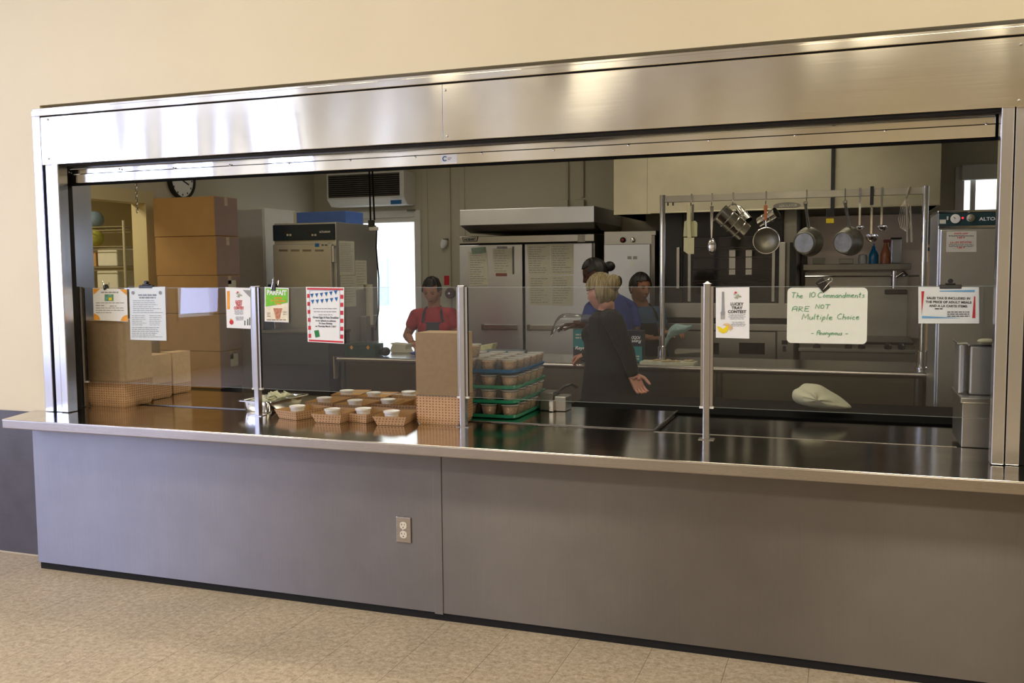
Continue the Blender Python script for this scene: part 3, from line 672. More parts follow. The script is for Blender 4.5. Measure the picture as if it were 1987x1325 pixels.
# 5 striped border poster
t = sheet('breakfast_poster', [(593.5, 556.5), (667.5, 557.5), (667.5, 667), (597, 663)], 'poster with red dashed border and two rows of blue bunting', 'sign')
mb = MB()
quad(mb, [(595.5, 558.5), (666, 559.5), (666, 563), (595.8, 562)], YT); quad(mb, [(599, 658.5), (666, 662), (666, 665.2), (599.3, 661.8)], YT)
for k in range(6):
    f = (k+0.6)/6; y = 562+f*93; xl = 595.6+3.2*f
    pbox(mb, xl, y-1, xl+5, y+6.5, YT); pbox(mb, 660.2, y+0.5, 666, y+8.5, YT)
build('red_border', mb, 'redink', t)
mb = MB()
for x in (600.5+0, 659.0): pbox(mb, x, 563.5, x+0.5, 657, YT)
pbox(mb, 600.5, 563.2, 659, 563.8, YT); build('inner_frame', mb, 'skyblue', t)
mb = MB()
for r_, (ya, yb, off) in enumerate(((570, 564, 0), (582, 577, 3))):
    for k in range(6):
        f = k/5; x = 605+off*0.4+k*9.2; y = ya+(yb-ya)*f+0.8*sin(f*pi)
        quad(mb, [(x-3.2, y+0.3), (x+3.4, y-0.8), (x+0.6, y+7.8)], YT)
build('bunting', mb, 'blueink', t)
for i, (s, w_, y) in enumerate((('Green Eggs & Ham Breakfast', 50, 617.8), ('in our cafeteria to celebrate', 39, 623.8), ('Dr Seuss Birthday', 26, 629), ('on Thursday March 2 2017', 40, 634.6))):
    ptext(t, s, 632, y, 2.9 if i else 3.6, YT, 'slate', 0.04, width=w_, rot=-0.01)
mb = MB(); lines(mb, 607, 655, 598, 604, 2, YT, 0.1, 1.5, 4, True); lines(mb, 618, 645, 610, 610, 1, YT, 0, 1.4); build('small_print', mb, 'greyink', t)
mb = MB(); quad(mb, [(609.5, 641.5), (618, 640.2), (620.5, 653), (612, 654.8)], YT); build('green_book_print', mb, plain('book_green', srgb(40, 130, 70), 0.7), t)
STROKES = {
 'T': [[(0, 1), (.7, .97)], [(.36, .98), (.30, 0)]], 'h': [[(.08, 1), (0, 0)], [(.02, .35), (.2, .5), (.36, .42), (.36, 0)]],
 'e': [[(.02, .27), (.34, .32), (.3, .5), (.12, .5), (0, .28), (.08, .03), (.26, 0), (.4, .1)]], '1': [[(.1, 1), (.08, 0)]], '0': [[(.25, 1), (.05, .75), (.03, .25), (.25, 0), (.5, .2), (.5, .8), (.25, 1)]],
 'C': [[(.62, .85), (.4, 1), (.1, .7), (.04, .3), (.25, .02), (.6, .12)]], 'o': [[(.2, .5), (.02, .28), (.15, .02), (.36, .2), (.32, .45), (.2, .5)]],
 'm': [[(.02, .5), (0, 0)], [(.02, .35), (.15, .5), (.24, .4), (.24, 0)], [(.26, .35), (.4, .5), (.5, .4), (.5, 0)]],
 'a': [[(.34, .5), (.1, .48), (.0, .2), (.12, .02), (.32, .2), (.34, .5), (.36, 0)]], 'n': [[(.02, .5), (0, 0)], [(.02, .35), (.18, .5), (.32, .4), (.33, 0)]],
 'd': [[(.34, .4), (.1, .48), (.0, .2), (.12, .02), (.32, .2)], [(.42, 1), (.35, 0)]], 't': [[(.18, .9), (.14, .1), (.28, 0)], [(0, .58), (.34, .62)]],
 's': [[(.32, .45), (.12, .5), (.06, .34), (.28, .2), (.22, .02), (0, .04)]], 'A': [[(0, 0), (.05, .8), (.3, 1), (.5, .9), (.5, 0)], [(0, .45), (.5, .5)]],
 'R': [[(.05, 0), (.08, 1), (.42, .9), (.4, .6), (.1, .5), (.5, 0)]], 'E': [[(.5, 1), (.06, .97), (.02, 0), (.5, .03)], [(.04, .5), (.4, .55)]],
 'N': [[(0, 0), (.05, 1), (.5, 0), (.55, 1)]], 'O': [[(.25, .95), (.02, .6), (.1, .08), (.4, .08), (.5, .6), (.25, .95)]],
 'M': [[(0, 0), (.12, 1), (.4, .25), (.7, 1), (.75, 0)]], 'u': [[(.02, .5), (.02, .1), (.16, 0), (.32, .2), (.34, .5), (.36, 0)]], 'l': [[(.12, 1), (.02, .1), (.12, 0)]],
 'i': [[(.06, .5), (.02, 0)], [(.1, .72), (.11, .78)]], 'p': [[(.06, .5), (-.05, -.42)], [(.04, .4), (.2, .52), (.34, .35), (.22, .05), (.02, .08)]],
 'c': [[(.32, .42), (.14, .5), (0, .22), (.12, 0), (.34, .08)]], 'y': [[(.02, .5), (.12, .1), (.3, .15)], [(.36, .5), (.2, -.3), (.02, -.42)]], '-': [[(0, .3), (.5, .32)]], ' ': []}
def handwrite(parent, s, px, py, h_, w_):
    k = mpp(px, py, YT); xs_ = []; x = 0; rd = random.Random(len(s)*7+int(px))
    for ch in s:
        pts_ = [p_ for st in STROKES[ch] for p_ in st]; wd = (max(p_[0] for p_ in pts_) if pts_ else .3)
        xs_.append(x); x += wd+0.16
    tot = x-0.16; c = P(px, py, YT); mb = MB()
    for ch, x0_ in zip(s, xs_):
        dy_ = rd.uniform(-.04, .04)
        for st in STROKES[ch]:
            out = []
            for (a_, b_) in st:
                b2 = b_+dy_; out.append(Vector((c.x+((x0_+a_)/tot-0.5)*w_*k+0.12*b2*h_*k, YT, c.z+b2*h_*k)))
            mb.tube(out, 0.55*k, 6)
    build('handwriting', mb, 'marker', parent)
# 7 whiteboard
t = sheet('whiteboard', [(1528, 558), (1684, 558), (1684, 666.5), (1528, 666.5)], 'small rounded whiteboard with green handwriting clipped to the right pane', 'whiteboard', 'wboard', th=0.004, rnd=0.018)
for s, x, y, h_, w_, al in (('The', 1546, 578, 11, 22, 'C'), ('10', 1575, 577, 10.5, 11, 'C'), ('Commandments', 1631, 577.5, 11.5, 91, 'C'), ('ARE', 1553, 604, 10, 33, 'C'), ('NOT', 1596, 599, 9, 28, 'C'), ('Multiple', 1585, 620, 11.5, 59, 'C'), ('Choice', 1645, 619.5, 11.5, 43, 'C'), ('- Anonymous -', 1609, 650, 9.5, 72, 'C')):
    handwrite(t, s, x, y, h_, w_)
binder_clip(1597, 553, 'large black binder clip with wire handles on the whiteboard', 52, 0.026, h=0.036)
# 8 sales tax sign
t = sheet('sales_tax_sign', [(1782, 556.5), (1899.5, 557), (1900, 627.5), (1782, 627.5)], 'white sales tax notice with red and blue edge stripes under a bulldog clip', 'sign')
for i, (s, w_) in enumerate((('SALES TAX IS INCLUDED IN', 84), ('THE PRICE OF ADULT MEALS', 89), ('AND A LA CARTE ITEMS.', 75))):
    ptext(t, s, 1840, 580.5+i*7.6, 4.6, YT, 'ink', 0.15, width=w_, rot=-0.012)
mb = MB(); lines(mb, 1838, 1882, 604.5, 612.5, 3, YT, 0.1, 1.6, 3); lines(mb, 1814, 1829, 598, 598, 1, YT, 0, 2); build('small_print', mb, 'ink', t)
mb = MB(); quad(mb, [(1788, 565), (1793.5, 565), (1789, 606), (1788.5, 612)], YT); quad(mb, [(1890, 575), (1892.5, 575), (1892.5, 617), (1886.5, 617)], YT); build('red_stripe', mb, 'redink', t)
mb = MB(); quad(mb, [(1823, 564), (1891.5, 562.5), (1891.5, 566.5), (1823, 565.5)], YT); quad(mb, [(1789, 613), (1800, 613.5), (1866, 617), (1789, 617.5)], YT); build('blue_stripe', mb, 'skyblue', t)
bulldog(1844, 556, 43, 'black bulldog clip on the sales tax notice')
mb = MB().box(P(1779, 556, YS).x, P(1912, 556, YS).x, YS-0.0032, YS-0.0024, P(1850, 629, YS).z, P(1850, 556, YS).z); build('plastic_sleeve', mb, 'sleeve', t)

# ================================================================== on the counter
def kraft_tray(loc, rz, label, w=0.084, d=0.115, h=0.045, fl=0.018, group='kraft food trays on the counter'):
    t = thing('food_tray', label, 'food tray', (0, 0, 0), group)
    def shell(off, z0, z1):
        a = [(-w+fl, -d+fl), (w-fl, -d+fl), (w-fl, d-fl), (-w+fl, d-fl)]; b = [(-w, -d), (w, -d), (w, d), (-w, d)]
        return [(x*(1-off/abs(w)), y*(1-off/abs(d)), z0) for x, y in a]+[(x*(1-off/abs(w)), y*(1-off/abs(d)), z1) for x, y in b]
    mb = MB(); mb.add(shell(0, 0, h), [(3, 2, 1, 0), (0, 1, 5, 4), (1, 2, 6, 5), (2, 3, 7, 6), (3, 0, 4, 7)]); build('outer_wall', mb, 'kraftdot', t)
    mb = MB(); mb.add(shell(0.0012, 0.0012, h+0.0002), [(0, 1, 2, 3), (4, 5, 1, 0), (5, 6, 2, 1), (6, 7, 3, 2), (7, 4, 0, 3)]); build('lining', mb, 'kraftin', t)
    t.location = loc; t.rotation_euler = (0, 0, rz); return t
def portion_cup(loc, label):
    t = thing('portion_cup', label, 'cup', (0, 0, 0), 'lidded portion cups in the food trays')
    build('cup', MB().lathe((0, 0, 0), [(0.0001, 0), (0.029, 0), (0.036, 0.052), (0.0385, 0.053)], n=20), 'lidwhite', t)
    build('filling', MB().lathe((0, 0, 0), [(0.0001, 0.046), (0.0350, 0.046)], n=20), 'milky', t)
    build('lid', MB().lathe((0, 0, 0), [(0.0390, 0.049), (0.0405, 0.058), (0.037, 0.059), (0.035, 0.0560), (0.0001, 0.0560)], n=20), 'lidwhite', t)
    t.location = loc; return t
M['cupclear'] = glassy('portion_lid_plastic', (0.9, 0.9, 0.9, 1), 1.5, 0.12, haze=0.5, hazecol=(0.8, 0.8, 0.8, 1))
ct = ZC+0.001
proto = None; protoc = None
# cup pixel, tray centre offset, rotation
spec = [((577, 788), (590, 812), -6, 'front row, leftmost'), ((645, 794), (640, 817), 12, 'front row, second from the left'), ((705, 793), (697, 816), 0, 'front row, third from the left'), ((760, 798), (785, 822), 20, 'front row, rightmost'),
        ((629, 772), None, 14, 'second row, leftmost'), ((689, 777), None, 8, 'second row, middle'), ((753, 775), None, 16, 'second row, right'),
        ((673, 758), None, 24, 'back row, leftmost'), ((725, 762), None, 18, 'back row, middle'), ((793, 760), None, 14, 'back row, right')]
for (cx_, cy_), f, rz, lab in spec:
    q = PZ(cx_, cy_, ct+0.058)
    tp = Vector((q.x+0.01, q.y+0.035, ct+0.0005))
    L = 'open kraft food tray with dotted sides, ' + lab; L2 = 'clear lidded portion cup in the tray at the '+lab
    if proto is None:
        proto = kraft_tray(tp, radians(rz-12), L); protoc = portion_cup((q.x, q.y, ct+0.003), L2)
    else:
        dup(proto, tp, radians(rz-12), L); dup(protoc, (q.x, q.y, ct+0.003), 0, L2)
# extra empty trays peeking between
for (px, py), rz, lab in (((800, 782), 16, 'tucked left of the tall kraft bundle'),):
    q = PZ(px, py, ct+0.04); dup(proto, (q.x, q.y, ct+0.0005), radians(rz-8), 'open empty kraft food tray, '+lab)

def kraft_bundle(x0, x1, y0, y1, zsplit, ztop, label, lean=0.0, group='tall nested bundles of kraft trays'):
    t = thing('tray_bundle', label, 'tray bundle', ((x0+x1)/2, (y0+y1)/2, ct), group)
    cx = (x0+x1)/2; cy = (y0+y1)/2; w = (x1-x0)/2; d = (y1-y0)/2
    mb = MB(); n = 5; zs = ct
    for i in range(n):
        za = ct+(zsplit-ct)*i/n; zb_ = ct+(zsplit-ct)*(i+1)/n
        k0 = 0.90 if i == 0 else 0.985; k1 = 1.0
        mb.add([(cx+sx*w*k0, cy+sy*d*k0, za) for sx, sy in ((-1,-1),(1,-1),(1,1),(-1,1))]+[(cx+sx*w*k1, cy+sy*d*k1, zb_) for sx, sy in ((-1,-1),(1,-1),(1,1),(-1,1))], [(3,2,1,0),(4,5,6,7),(0,1,5,4),(1,2,6,5),(2,3,7,6),(3,0,4,7)])
    build('printed_trays', mb, 'kraftdot', t)
    mb = MB(); n = 26
    for i in range(n):
        za = zsplit+(ztop-zsplit)*i/n; zb_ = zsplit+(ztop-zsplit)*(i+1)/n; o = lean*(i/n)
        mb.add([(cx+o+sx*w*0.992, cy+sy*d*0.992, za) for sx, sy in ((-1,-1),(1,-1),(1,1),(-1,1))]+[(cx+o+sx*w, cy+sy*d, zb_) for sx, sy in ((-1,-1),(1,-1),(1,1),(-1,1))], [(3,2,1,0),(4,5,6,7),(0,1,5,4),(1,2,6,5),(2,3,7,6),(3,0,4,7)])
    build('plain_trays', mb, 'kraft', t, 0.0)
    return t
a = PZ(813, 822, ct); zt_ = P(850, 646, a.y).z; xr_ = P(889, 700, a.y).x
kraft_bundle(a.x-0.012, xr_+0.005, a.y, a.y+0.165, P(850, 767, a.y).z, zt_, 'tall kraft bundle in the middle, beside the colourful cup trays')
a = PZ(171, 787, ct); xr_ = P(240, 700, a.y).x
kraft_bundle(a.x, xr_, a.y, a.y+0.22, P(200, 738, a.y).z, P(200, 622, a.y).z, 'tallest kraft bundle at the left end of the counter')
a = PZ(276, 775, ct); y2 = a.y
kraft_bundle(P(262, 730, y2).x, P(296, 730, y2).x, y2, y2+0.16, P(285, 745, y2).z, P(285, 690, y2).z, 'short kraft bundle right behind the tallest left one')
y2 = 0.90
kraft_bundle(P(312, 730, y2).x, P(336, 730, y2).x, y2, y2+0.16, P(325, 745, y2).z, P(325, 684, y2).z, 'narrow kraft bundle in front of the cardboard box tower')

# steam pan of foil packets
a = PZ(462, 803, ct); w_ = 0.165; d_ = 0.27
t = thing('hotel_pan', 'shallow stainless pan full of white packets on the counter', 'pan', (0, 0, 0))
def ring(w, d, z, r): 
    pts = []
    for (cx, cy, a0) in ((w-r, d-r, 0), (-w+r, d-r, 90), (-w+r, -d+r, 180), (w-r, -d+r, 270)):
        for i in range(5): an = radians(a0+22.5*i); pts.append((cx+r*cos(an), cy+r*sin(an), z))
    return pts
W2, D2 = 0.088, 0.160
def loft(rings, capb=True):
    mb = MB(); n = len(rings[0]); vs = [p for r_ in rings for p in r_]; fs = []
    for i in range(len(rings)-1):
        for k in range(n): fs.append((i*n+k, i*n+(k+1) % n, (i+1)*n+(k+1) % n, (i+1)*n+k))
    if capb: fs.append(tuple(reversed(range(n))))
    return mb.add(vs, fs, True)
build('body', loft([ring(W2-0.014, D2-0.014, 0.0, 0.02), ring(W2-0.010, D2-0.010, 0.006, 0.022), ring(W2-0.002, D2-0.002, 0.058, 0.026)]), 'chrome', t)
rim = loft([ring(W2-0.003, D2-0.003, 0.058, 0.026), ring(W2+0.004, D2+0.004, 0.063, 0.028), ring(W2+0.020, D2+0.020, 0.0625, 0.03), ring(W2+0.022, D2+0.022, 0.058, 0.03)], False)
build('rim', rim, 'chrome', t)
pc_ = PZ(477, 802, ct)
t.location = (pc_.x+0.040, pc_.y+0.195, ct); t.rotation_euler = (0, 0, radians(-4)); pan = t
rd = random.Random(5); pk = None
for k in range(22):
    x = pan.location.x+rd.uniform(-0.055, 0.055); y = pan.location.y+rd.uniform(-0.125, 0.125); z = ct+0.045+0.0012*k
    if pk is None:
        mb = MB().rbox(-0.03, 0.03, -0.018, 0.018, 0, 0.006, 0.004); pk = build('packet', mb, plain('packet_paper', srgb(225, 225, 190), 0.5, var=0.25, scale=25), origin=(0, 0, 0))
        tag(pk, 'white packet heaped in the shallow stainless pan', 'packet', 'packets heaped in the pan'); o = pk
    else: o = pk.copy(); COL.objects.link(o)
    o.location = (x, y, z); o.rotation_euler = (rd.uniform(-0.5, 0.5), rd.uniform(-0.5, 0.5), rd.uniform(0, 3.1))

# cup trays
tc = Vector((1.985, 0.85, 0)); TW, TD = 0.215, 0.255
tc.x = 2.25-TW; tc.y = 0.60+TD
# walls of the stack
zs_ = [ZC-0.001, ZC+0.072, ZC+0.144, ZC+0.222]
cols = [('teal', 'teal tray of snack cups at the bottom of the stack'), ('teal', 'teal tray of snack cups second from the bottom'), ('teal', 'teal tray of snack cups just under the blue tray'), ('bluetray', 'blue tray of snack cups on top of the stack')]
def ring2(w, d, z, r): return [(x+tc.x, y+tc.y, z) for x, y, z in ring(w, d, z, r)]
cupo = None
for i, (z, (mt, lab)) in enumerate(zip(zs_, cols)):
    t = thing('serving_tray', lab, 'tray', (tc.x, tc.y, z), 'stacked trays of snack cups')
    z += 0.0015
    build('base', loft([ring2(TW-0.022, TD-0.022, z, 0.04), ring2(TW-0.010, TD-0.010, z+0.003, 0.045), ring2(TW, TD, z+0.020, 0.055), ring2(TW-0.004, TD-0.004, z+0.020, 0.052), ring2(TW-0.014, TD-0.014, z+0.005, 0.045), ring2(TW-0.03, TD-0.03, z+0.004, 0.04)]).add([], []), mt, t)
    mb = MB().prism(ring2(TW-0.012, TD-0.012, z+0.0035, 0.045), (0, 0, 0.001)); build('floor', mb, mt, t)
    nx, ny = 4, 5; n = 0
    for a_ in range(nx):
        for b_ in range(ny):
            if a_ < nx-2 and b_ > 1 and i < 3: continue     # hidden inside the stack
            x = tc.x-TW+0.052+a_*(2*TW-0.104)/(nx-1); y = tc.y-TD+0.052+b_*(2*TD-0.104)/(ny-1)
            lb = 'clear cup of granola on the '+('blue top tray' if i == 3 else ('bottom teal tray', 'second teal tray', 'third teal tray')[i])
            if cupo is None:
                cupo = thing('snack_cup', lb, 'cup', (0, 0, 0))
                build('cup', MB().lathe((0, 0, 0), [(0.0001, 0), (0.032, 0), (0.043, 0.057), (0.0455, 0.058), (0.0455, 0.062)], n=16), 'cup', cupo)
                build('granola', MB().lathe((0, 0, 0), [(0.0001, 0.002), (0.0308, 0.002), (0.0412, 0.052), (0.025, 0.055), (0.0001, 0.056)], n=14), 'granola', cupo)
                build('lid', MB().lathe((0, 0, 0), [(0.0462, 0.058), (0.0462, 0.0635), (0.041, 0.0645), (0.0001, 0.0640)], n=16), 'cupclear', cupo)
                cupo.location = (x, y, z+0.005); o = cupo
                o['group'] = 'granola cups on the bottom teal tray'
            else:
                o = dup(cupo, (x, y, z+0.005), 0, lb, 'granola cups on the '+('blue top tray' if i == 3 else ('bottom teal tray', 'second teal tray', 'third teal tray')[i]))
z = zs_[3]+0.0015+0.0665
a = P(921, 682, 0.72)
dup(cupo, (P(922, 700, 0.72).x-0.005, 0.70, z+0.007), 0, 'single granola cup standing on top of the other cups by the kraft bundle', 'single cup')

# raised steel box, pans at the right end
a = P(1863, 868, 0.46); zt_ = P(1863, 772, 0.46).z
t = thing('register_stand', 'square stainless pedestal at the right end of the counter', 'pedestal', (a.x+0.2, 0.6, ZC))
build('body', MB().box(a.x+0.004, 4.41, 0.465, 0.82, ZC, zt_-0.02), 'steel', t, 0.003)
build('top', MB().box(a.x-0.004, 4.42, 0.455, 0.83, zt_-0.02, zt_+0.002), 'steel', t, 0.004)
zb_ = zt_+0.003; y2 = 0.56
for (xa, xb, ya, zt2, lab) in ((P(1851, 700, y2).x, P(1876, 700, y2).x, y2, P(1860, 664, y2).z, 'narrow deep steel insert pan, left of the pair on the pedestal'), (P(1877, 700, y2).x+0.002, 4.40, y2-0.02, P(1900, 667, y2).z, 'wide deep steel insert pan, right of the pair on the pedestal')):
    xa = max(xa, a.x-0.01)
    t = thing('insert_pan', lab, 'pan', ((xa+xb)/2, ya+0.1, zb_))
    build('body', MB().prism([(xa+0.008, ya+0.008, zb_), (xb-0.008, ya+0.008, zb_), (xb-0.008, ya+0.17, zb_), (xa+0.008, ya+0.17, zb_)], (0, 0, zt2-zb_-0.012)), 'alumlight', t, 0.006) if False else build('body', MB().box(xa+0.006, xb-0.006, ya+0.006, ya+0.172, zb_, zt2-0.008), 'fridge', t, 0.008)
    build('rim', MB().box(xa-0.002, xb+0.002, ya-0.002, ya+0.18, zt2-0.008, zt2), 'chrome', t, 0.002)
# white cloth lying over the pan
mb = MB(); a = P(1905, 660, 0.6); mb.ball((a.x+0.02, 0.62, zt2+0.008), (0.035, 0.03, 0.010)); tag(build('folded_cloth', mb, 'clothwhite'), 'small white cloth lying on the wide insert pan', 'cloth')

# plastic bag on the black shelf
prof = [(1533, 765), (1537, 757), (1548, 751), (1556, 744), (1572, 742), (1592, 746), (1610, 757), (1632, 770), (1650, 784), (1661, 794), (1630, 795), (1600, 793), (1568, 789), (1538, 781)]
yb_ = 1.24; pts = [P(x, y, yb_) for x, y in prof]; c = sum(pts, Vector())/len(pts); mb = MB(); zf = 0.802
n = len(pts); rings = []
for (k, dy) in ((0.0, -0.13), (0.55, -0.11), (0.88, -0.05), (1.0, 0.0), (0.85, 0.07), (0.45, 0.12), (0.0, 0.13)):
    rings.append([Vector((c.x+(p.x-c.x)*k, yb_+dy+0.012*sin(i*2.1+dy*30), max(zf+0.001, c.z+(p.z-c.z)*k+0.006*sin(i*3.3+k*5)))) for i, p in enumerate(pts)])
vs = [p for r_ in rings for p in r_]; fs = []
for i in range(len(rings)-1):
    for k in range(n): fs.append((i*n+k, i*n+(k+1) % n, (i+1)*n+(k+1) % n, (i+1)*n+k))
o = build('crumpled_bag', MB().add(vs, fs, True), 'clothwhite'); sm = o.modifiers.new('s', 'SUBSURF'); sm.levels = 2; sm.render_levels = 2
tag(o, 'crumpled off-white bag lying on the black shelf behind the counter', 'bag')

# ================================================================== kitchen
# clock on the left wall, chain
p = PX(348, 350, XL); rc = (PX(373, 350, XL).y-PX(323, 350, XL).y)/2*0.96
t = thing('wall_clock', 'round wall clock with white face and dark rim high on left wall', 'clock', (XL, p.y, p.z))
build('rim', MB().lathe((XL, p.y, p.z), [(rc-0.012, 0.0), (rc, 0.0), (rc, 0.045), (rc-0.014, 0.045), (rc-0.018, 0.03)], (1, 0, 0), 40), 'black', t)
build('face', MB().lathe((XL, p.y, p.z), [(0.0001, 0.030), (rc-0.014, 0.030)], (1, 0, 0), 40), 'paper', t)
mb = MB(); mb.tube([(XL+0.033, p.y, p.z), (XL+0.033, p.y-0.01, p.z+rc*0.75)], 0.004, 6); build('minute_hand', mb, 'ink', t)
mb = MB(); mb.tube([(XL+0.033, p.y, p.z), (XL+0.033, p.y+rc*0.5, p.z-rc*0.2)], 0.006, 6); build('hour_hand', mb, 'ink', t)
mb = MB()
for k in range(12):
    a = 2*pi*k/12; cy_, cz_ = p.y+rc*0.78*cos(a), p.z+rc*0.78*sin(a); mb.box(XL+0.0305, XL+0.032, cy_-0.006, cy_+0.006, cz_-0.008, cz_+0.008)
build('hour_marks', mb, 'ink', t)
YC = 1.5; a = P(266, 412, YC); top = 2.88
mb = MB(); z = a.z; k = 0
while z < top:
    pts = []
    for i in range(9):
        an = 2*pi*i/8; u = 0.008*cos(an); v_ = 0.017*sin(an)
        pts.append((a.x+(u if k % 2 else 0), YC+(0 if k % 2 else u), z+0.012+v_))
    mb.tube(pts, 0.0026, 5, cap=False); z += 0.027; k += 1
o = build('hanging_chain', mb, 'dsteel'); tag(o, 'thin metal chain hanging from the ceiling near pantry doorway', 'chain')

# wire shelving in the pantry
YSH = 3.0; sxa = -3.3; sxb = PX(236, 480, -2.35).x; 
def pz(px, py): return P(px, py, YSH)
xr_ = pz(240, 450).x; xl_ = xr_-0.9
t = thing('wire_shelving', 'chrome wire shelving unit seen through the pantry doorway', 'shelving', ((xl_+xr_)/2, YSH+0.2, 0))
for x in (xl_, xr_):
    for y in (YSH, YSH+0.42): build('post', MB().cyl((x, y, 0), (x, y, pz(240, 432).z+0.02), 0.013, n=10), 'chrome', t)
shz = [pz(200, 440).z, pz(200, 478).z-0.0, pz(200, 518).z, pz(200, 560).z-0.05, 0.5]
for z in shz:
    mb = MB()
    for y in (YSH, YSH+0.42): mb.cyl((xl_, y, z), (xr_, y, z), 0.005, n=6); mb.cyl((xl_, y, z-0.03), (xr_, y, z-0.03), 0.004, n=6)
    for i in range(13): x = xl_+(xr_-xl_)*i/12; mb.cyl((x, YSH, z), (x, YSH+0.42, z), 0.003, n=5)
    build('shelf', mb, 'chrome', t)
z = shz[1]
def simple(name, mb, mat, label, cat, bevel=0.0, group=None): return tag(build(name, mb, mat, bevel=bevel), label, cat, group)
simple('storage_box', MB().box(pz(150, 500).x, pz(181, 500).x, YSH+0.03, YSH+0.35, shz[2]+0.006, shz[1]-0.05), 'kraftbox', 'brown patterned carton on the pantry wire shelf', 'box', 0.004)
simple('flour_sack', MB().box(pz(184, 500).x, pz(222, 500).x, YSH+0.03, YSH+0.35, shz[2]+0.006, shz[1]-0.02), 'paperk', 'white paper sack with faint print on the pantry wire shelf', 'sack', 0.012)
simple('flour_sack', MB().box(pz(184, 560).x, pz(224, 560).x, YSH+0.03, YSH+0.35, shz[3]+0.006, shz[2]-0.03), 'paperk', 'lower white paper sack beneath the printed one on pantry shelf', 'sack', 0.012)
simple('plastic_bag', MB().ball((pz(160, 425).x, YSH+0.15, shz[0]+0.08), (0.06, 0.1, 0.075)), plain('pale_blue_plastic', srgb(140, 165, 190), 0.4), 'pale blue bag on top of the pantry wire shelf', 'bag')
simple('plastic_bag', MB().ball((pz(160, 462).x, YSH+0.15, shz[1]+0.085), (0.055, 0.1, 0.08)), plain('pale_yellow_plastic', srgb(190, 190, 90), 0.4), 'yellow-green bag on the pantry wire shelf below the blue bag', 'bag')

# tower of cardboard cartons
YT_ = 2.5; xa, xb = P(298, 420, YT_).x, P(416, 420, YT_).x; yb2 = PX(461, 420, xb).y
zs = [P(360, y, YT_).z for y in (382, 459, 535, 609, 681, 752)]
names = ['topmost carton of the tall cardboard tower by the left wall', 'second carton from the top of the cardboard tower', 'third carton from the top of the tower, taped side label', 'fourth carton of the cardboard tower, behind the left guard pane', 'fifth carton of the tower, with printed square label']
for i in range(5):
    t = thing('cardboard_box', names[i], 'box', ((xa+xb)/2, (YT_+yb2)/2, zs[i+1]), 'cartons stacked in a tower')
    dx = (0.0, 0.006, 0.012, 0.012, 0.010)[i]
    mb = MB().box(xa+dx, xb+dx, YT_, yb2, zs[i+1]+0.002, zs[i]-0.001); build('carton', mb, 'kraftbox', t, 0.004)
    build('grey_side', MB().box(xb+dx, xb+dx+0.002, YT_+0.004, yb2-0.004, zs[i+1]+0.006, zs[i]-0.006), 'kraftgrey', t)  # right side face coloured greyer than the front
    ym = (YT_+yb2)/2
    build('side_tape', MB().box(xb+dx+0.002, xb+dx+0.003, ym-0.02, ym+0.02, zs[i]-0.07, zs[i]-0.006), 'tape', t)
    if i in (2, 4): build('side_label', MB().box(xb+dx+0.002, xb+dx+0.003, ym-0.02, ym+0.08, zs[i]-0.13, zs[i]-0.03 if i == 4 else zs[i]-0.04), 'paperk', t)
t = thing('dunnage_rack', 'low dark rack under the cardboard carton tower', 'rack', ((xa+xb)/2, 2.65, 0))
build('deck', MB().box(xa+0.01, xb, YT_+0.01, yb2, zs[5]-0.06, zs[5]+0.0015), 'dsteel', t, 0.004)
for x in (xa+0.04, xb-0.04):
    for y in (YT_+0.05, yb2-0.05): build('leg', MB().box(x-0.015, x+0.015, y-0.015, y+0.015, 0, zs[5]-0.06), 'dsteel', t)
# light grey locker beside tower
YL = 3.5; a = P(462, 405, YL); b = P(513, 405, YL)
t = thing('tall_cabinet', 'tall light grey cabinet between carton tower and left holding oven', 'cabinet', (-1.35, YL, 0))
build('body', MB().box(max(XL+0.01, a.x-0.1), b.x, YL, YL+0.5, 0.05, a.z), 'white', t, 0.005)
build('door', MB().box(max(XL+0.02, a.x-0.09), b.x-0.01, YL-0.02, YL, 0.08, a.z-0.012), plain('pale_grey_enamel', srgb(196, 198, 204), 0.35, var=0.03), t, 0.004)
for x in (-1.6, b.x-0.05):
    for y in (YL+0.05, YL+0.45): build('foot', MB().cyl((x, y, 0), (x, y, 0.05), 0.02, n=10), 'black', t)

# ---- left holding oven
YO = 3.0; x0 = P(528.5, 432, YO).x; x1 = P(649, 432, YO).x; ztop = P(590, 432, YO).z; yback = min(PX(731, 440, x1).y, 3.8)
M['ovensteel'] = steel('oven_steel', (0.60, 0.60, 0.58, 1), 0.38, stain=0.1)
M['panelblue'] = plain('dark_blue_control_panel', srgb(22, 40, 56), 0.25, var=0.25, scale=6)
t = thing('holding_oven', 'tall double holding oven with dark blue control panel left of exit door', 'oven', ((x0+x1)/2, YO+0.3, 0))
build('body', MB().box(x0, x1, YO+0.02, yback, 0.12, ztop), 'ovensteel', t, 0.006)
def onf(px, py, Y): p = P(px, py, Y); return p.x, p.z
ax_, az_ = onf(530, 438, YO); bx_, bz_ = onf(648, 465, YO)
cp = build('control_panel', MB().box(x0+0.004, x1-0.004, YO-0.004, YO+0.02, bz_, az_+0.004), 'panelblue', t, 0.003)
mb = MB()
for px in (544, 592):
    for dx, w_, h_ in ((0, 5, 2.5), (7, 8, 6)): pbox(mb, px+dx, 449, px+dx+w_, 449+h_, YO-0.006)
build('display_window', mb, 'black', cp)
for px in (556, 561.5, 604.5, 610): build('button', pbox(MB(), px, 454, px+3.6, 457.8, YO-0.008, 0.003), 'paperk', cp)
ptext(cp, 'ALTO-SHAAM', 630, 451.5, 3.2, YO-0.006, 'paper', 0.1, width=21)
dd = MB().box(x0+0.004, x1-0.03, YO-0.012, YO+0.02, 0.55+0.0, bz_-0.03)
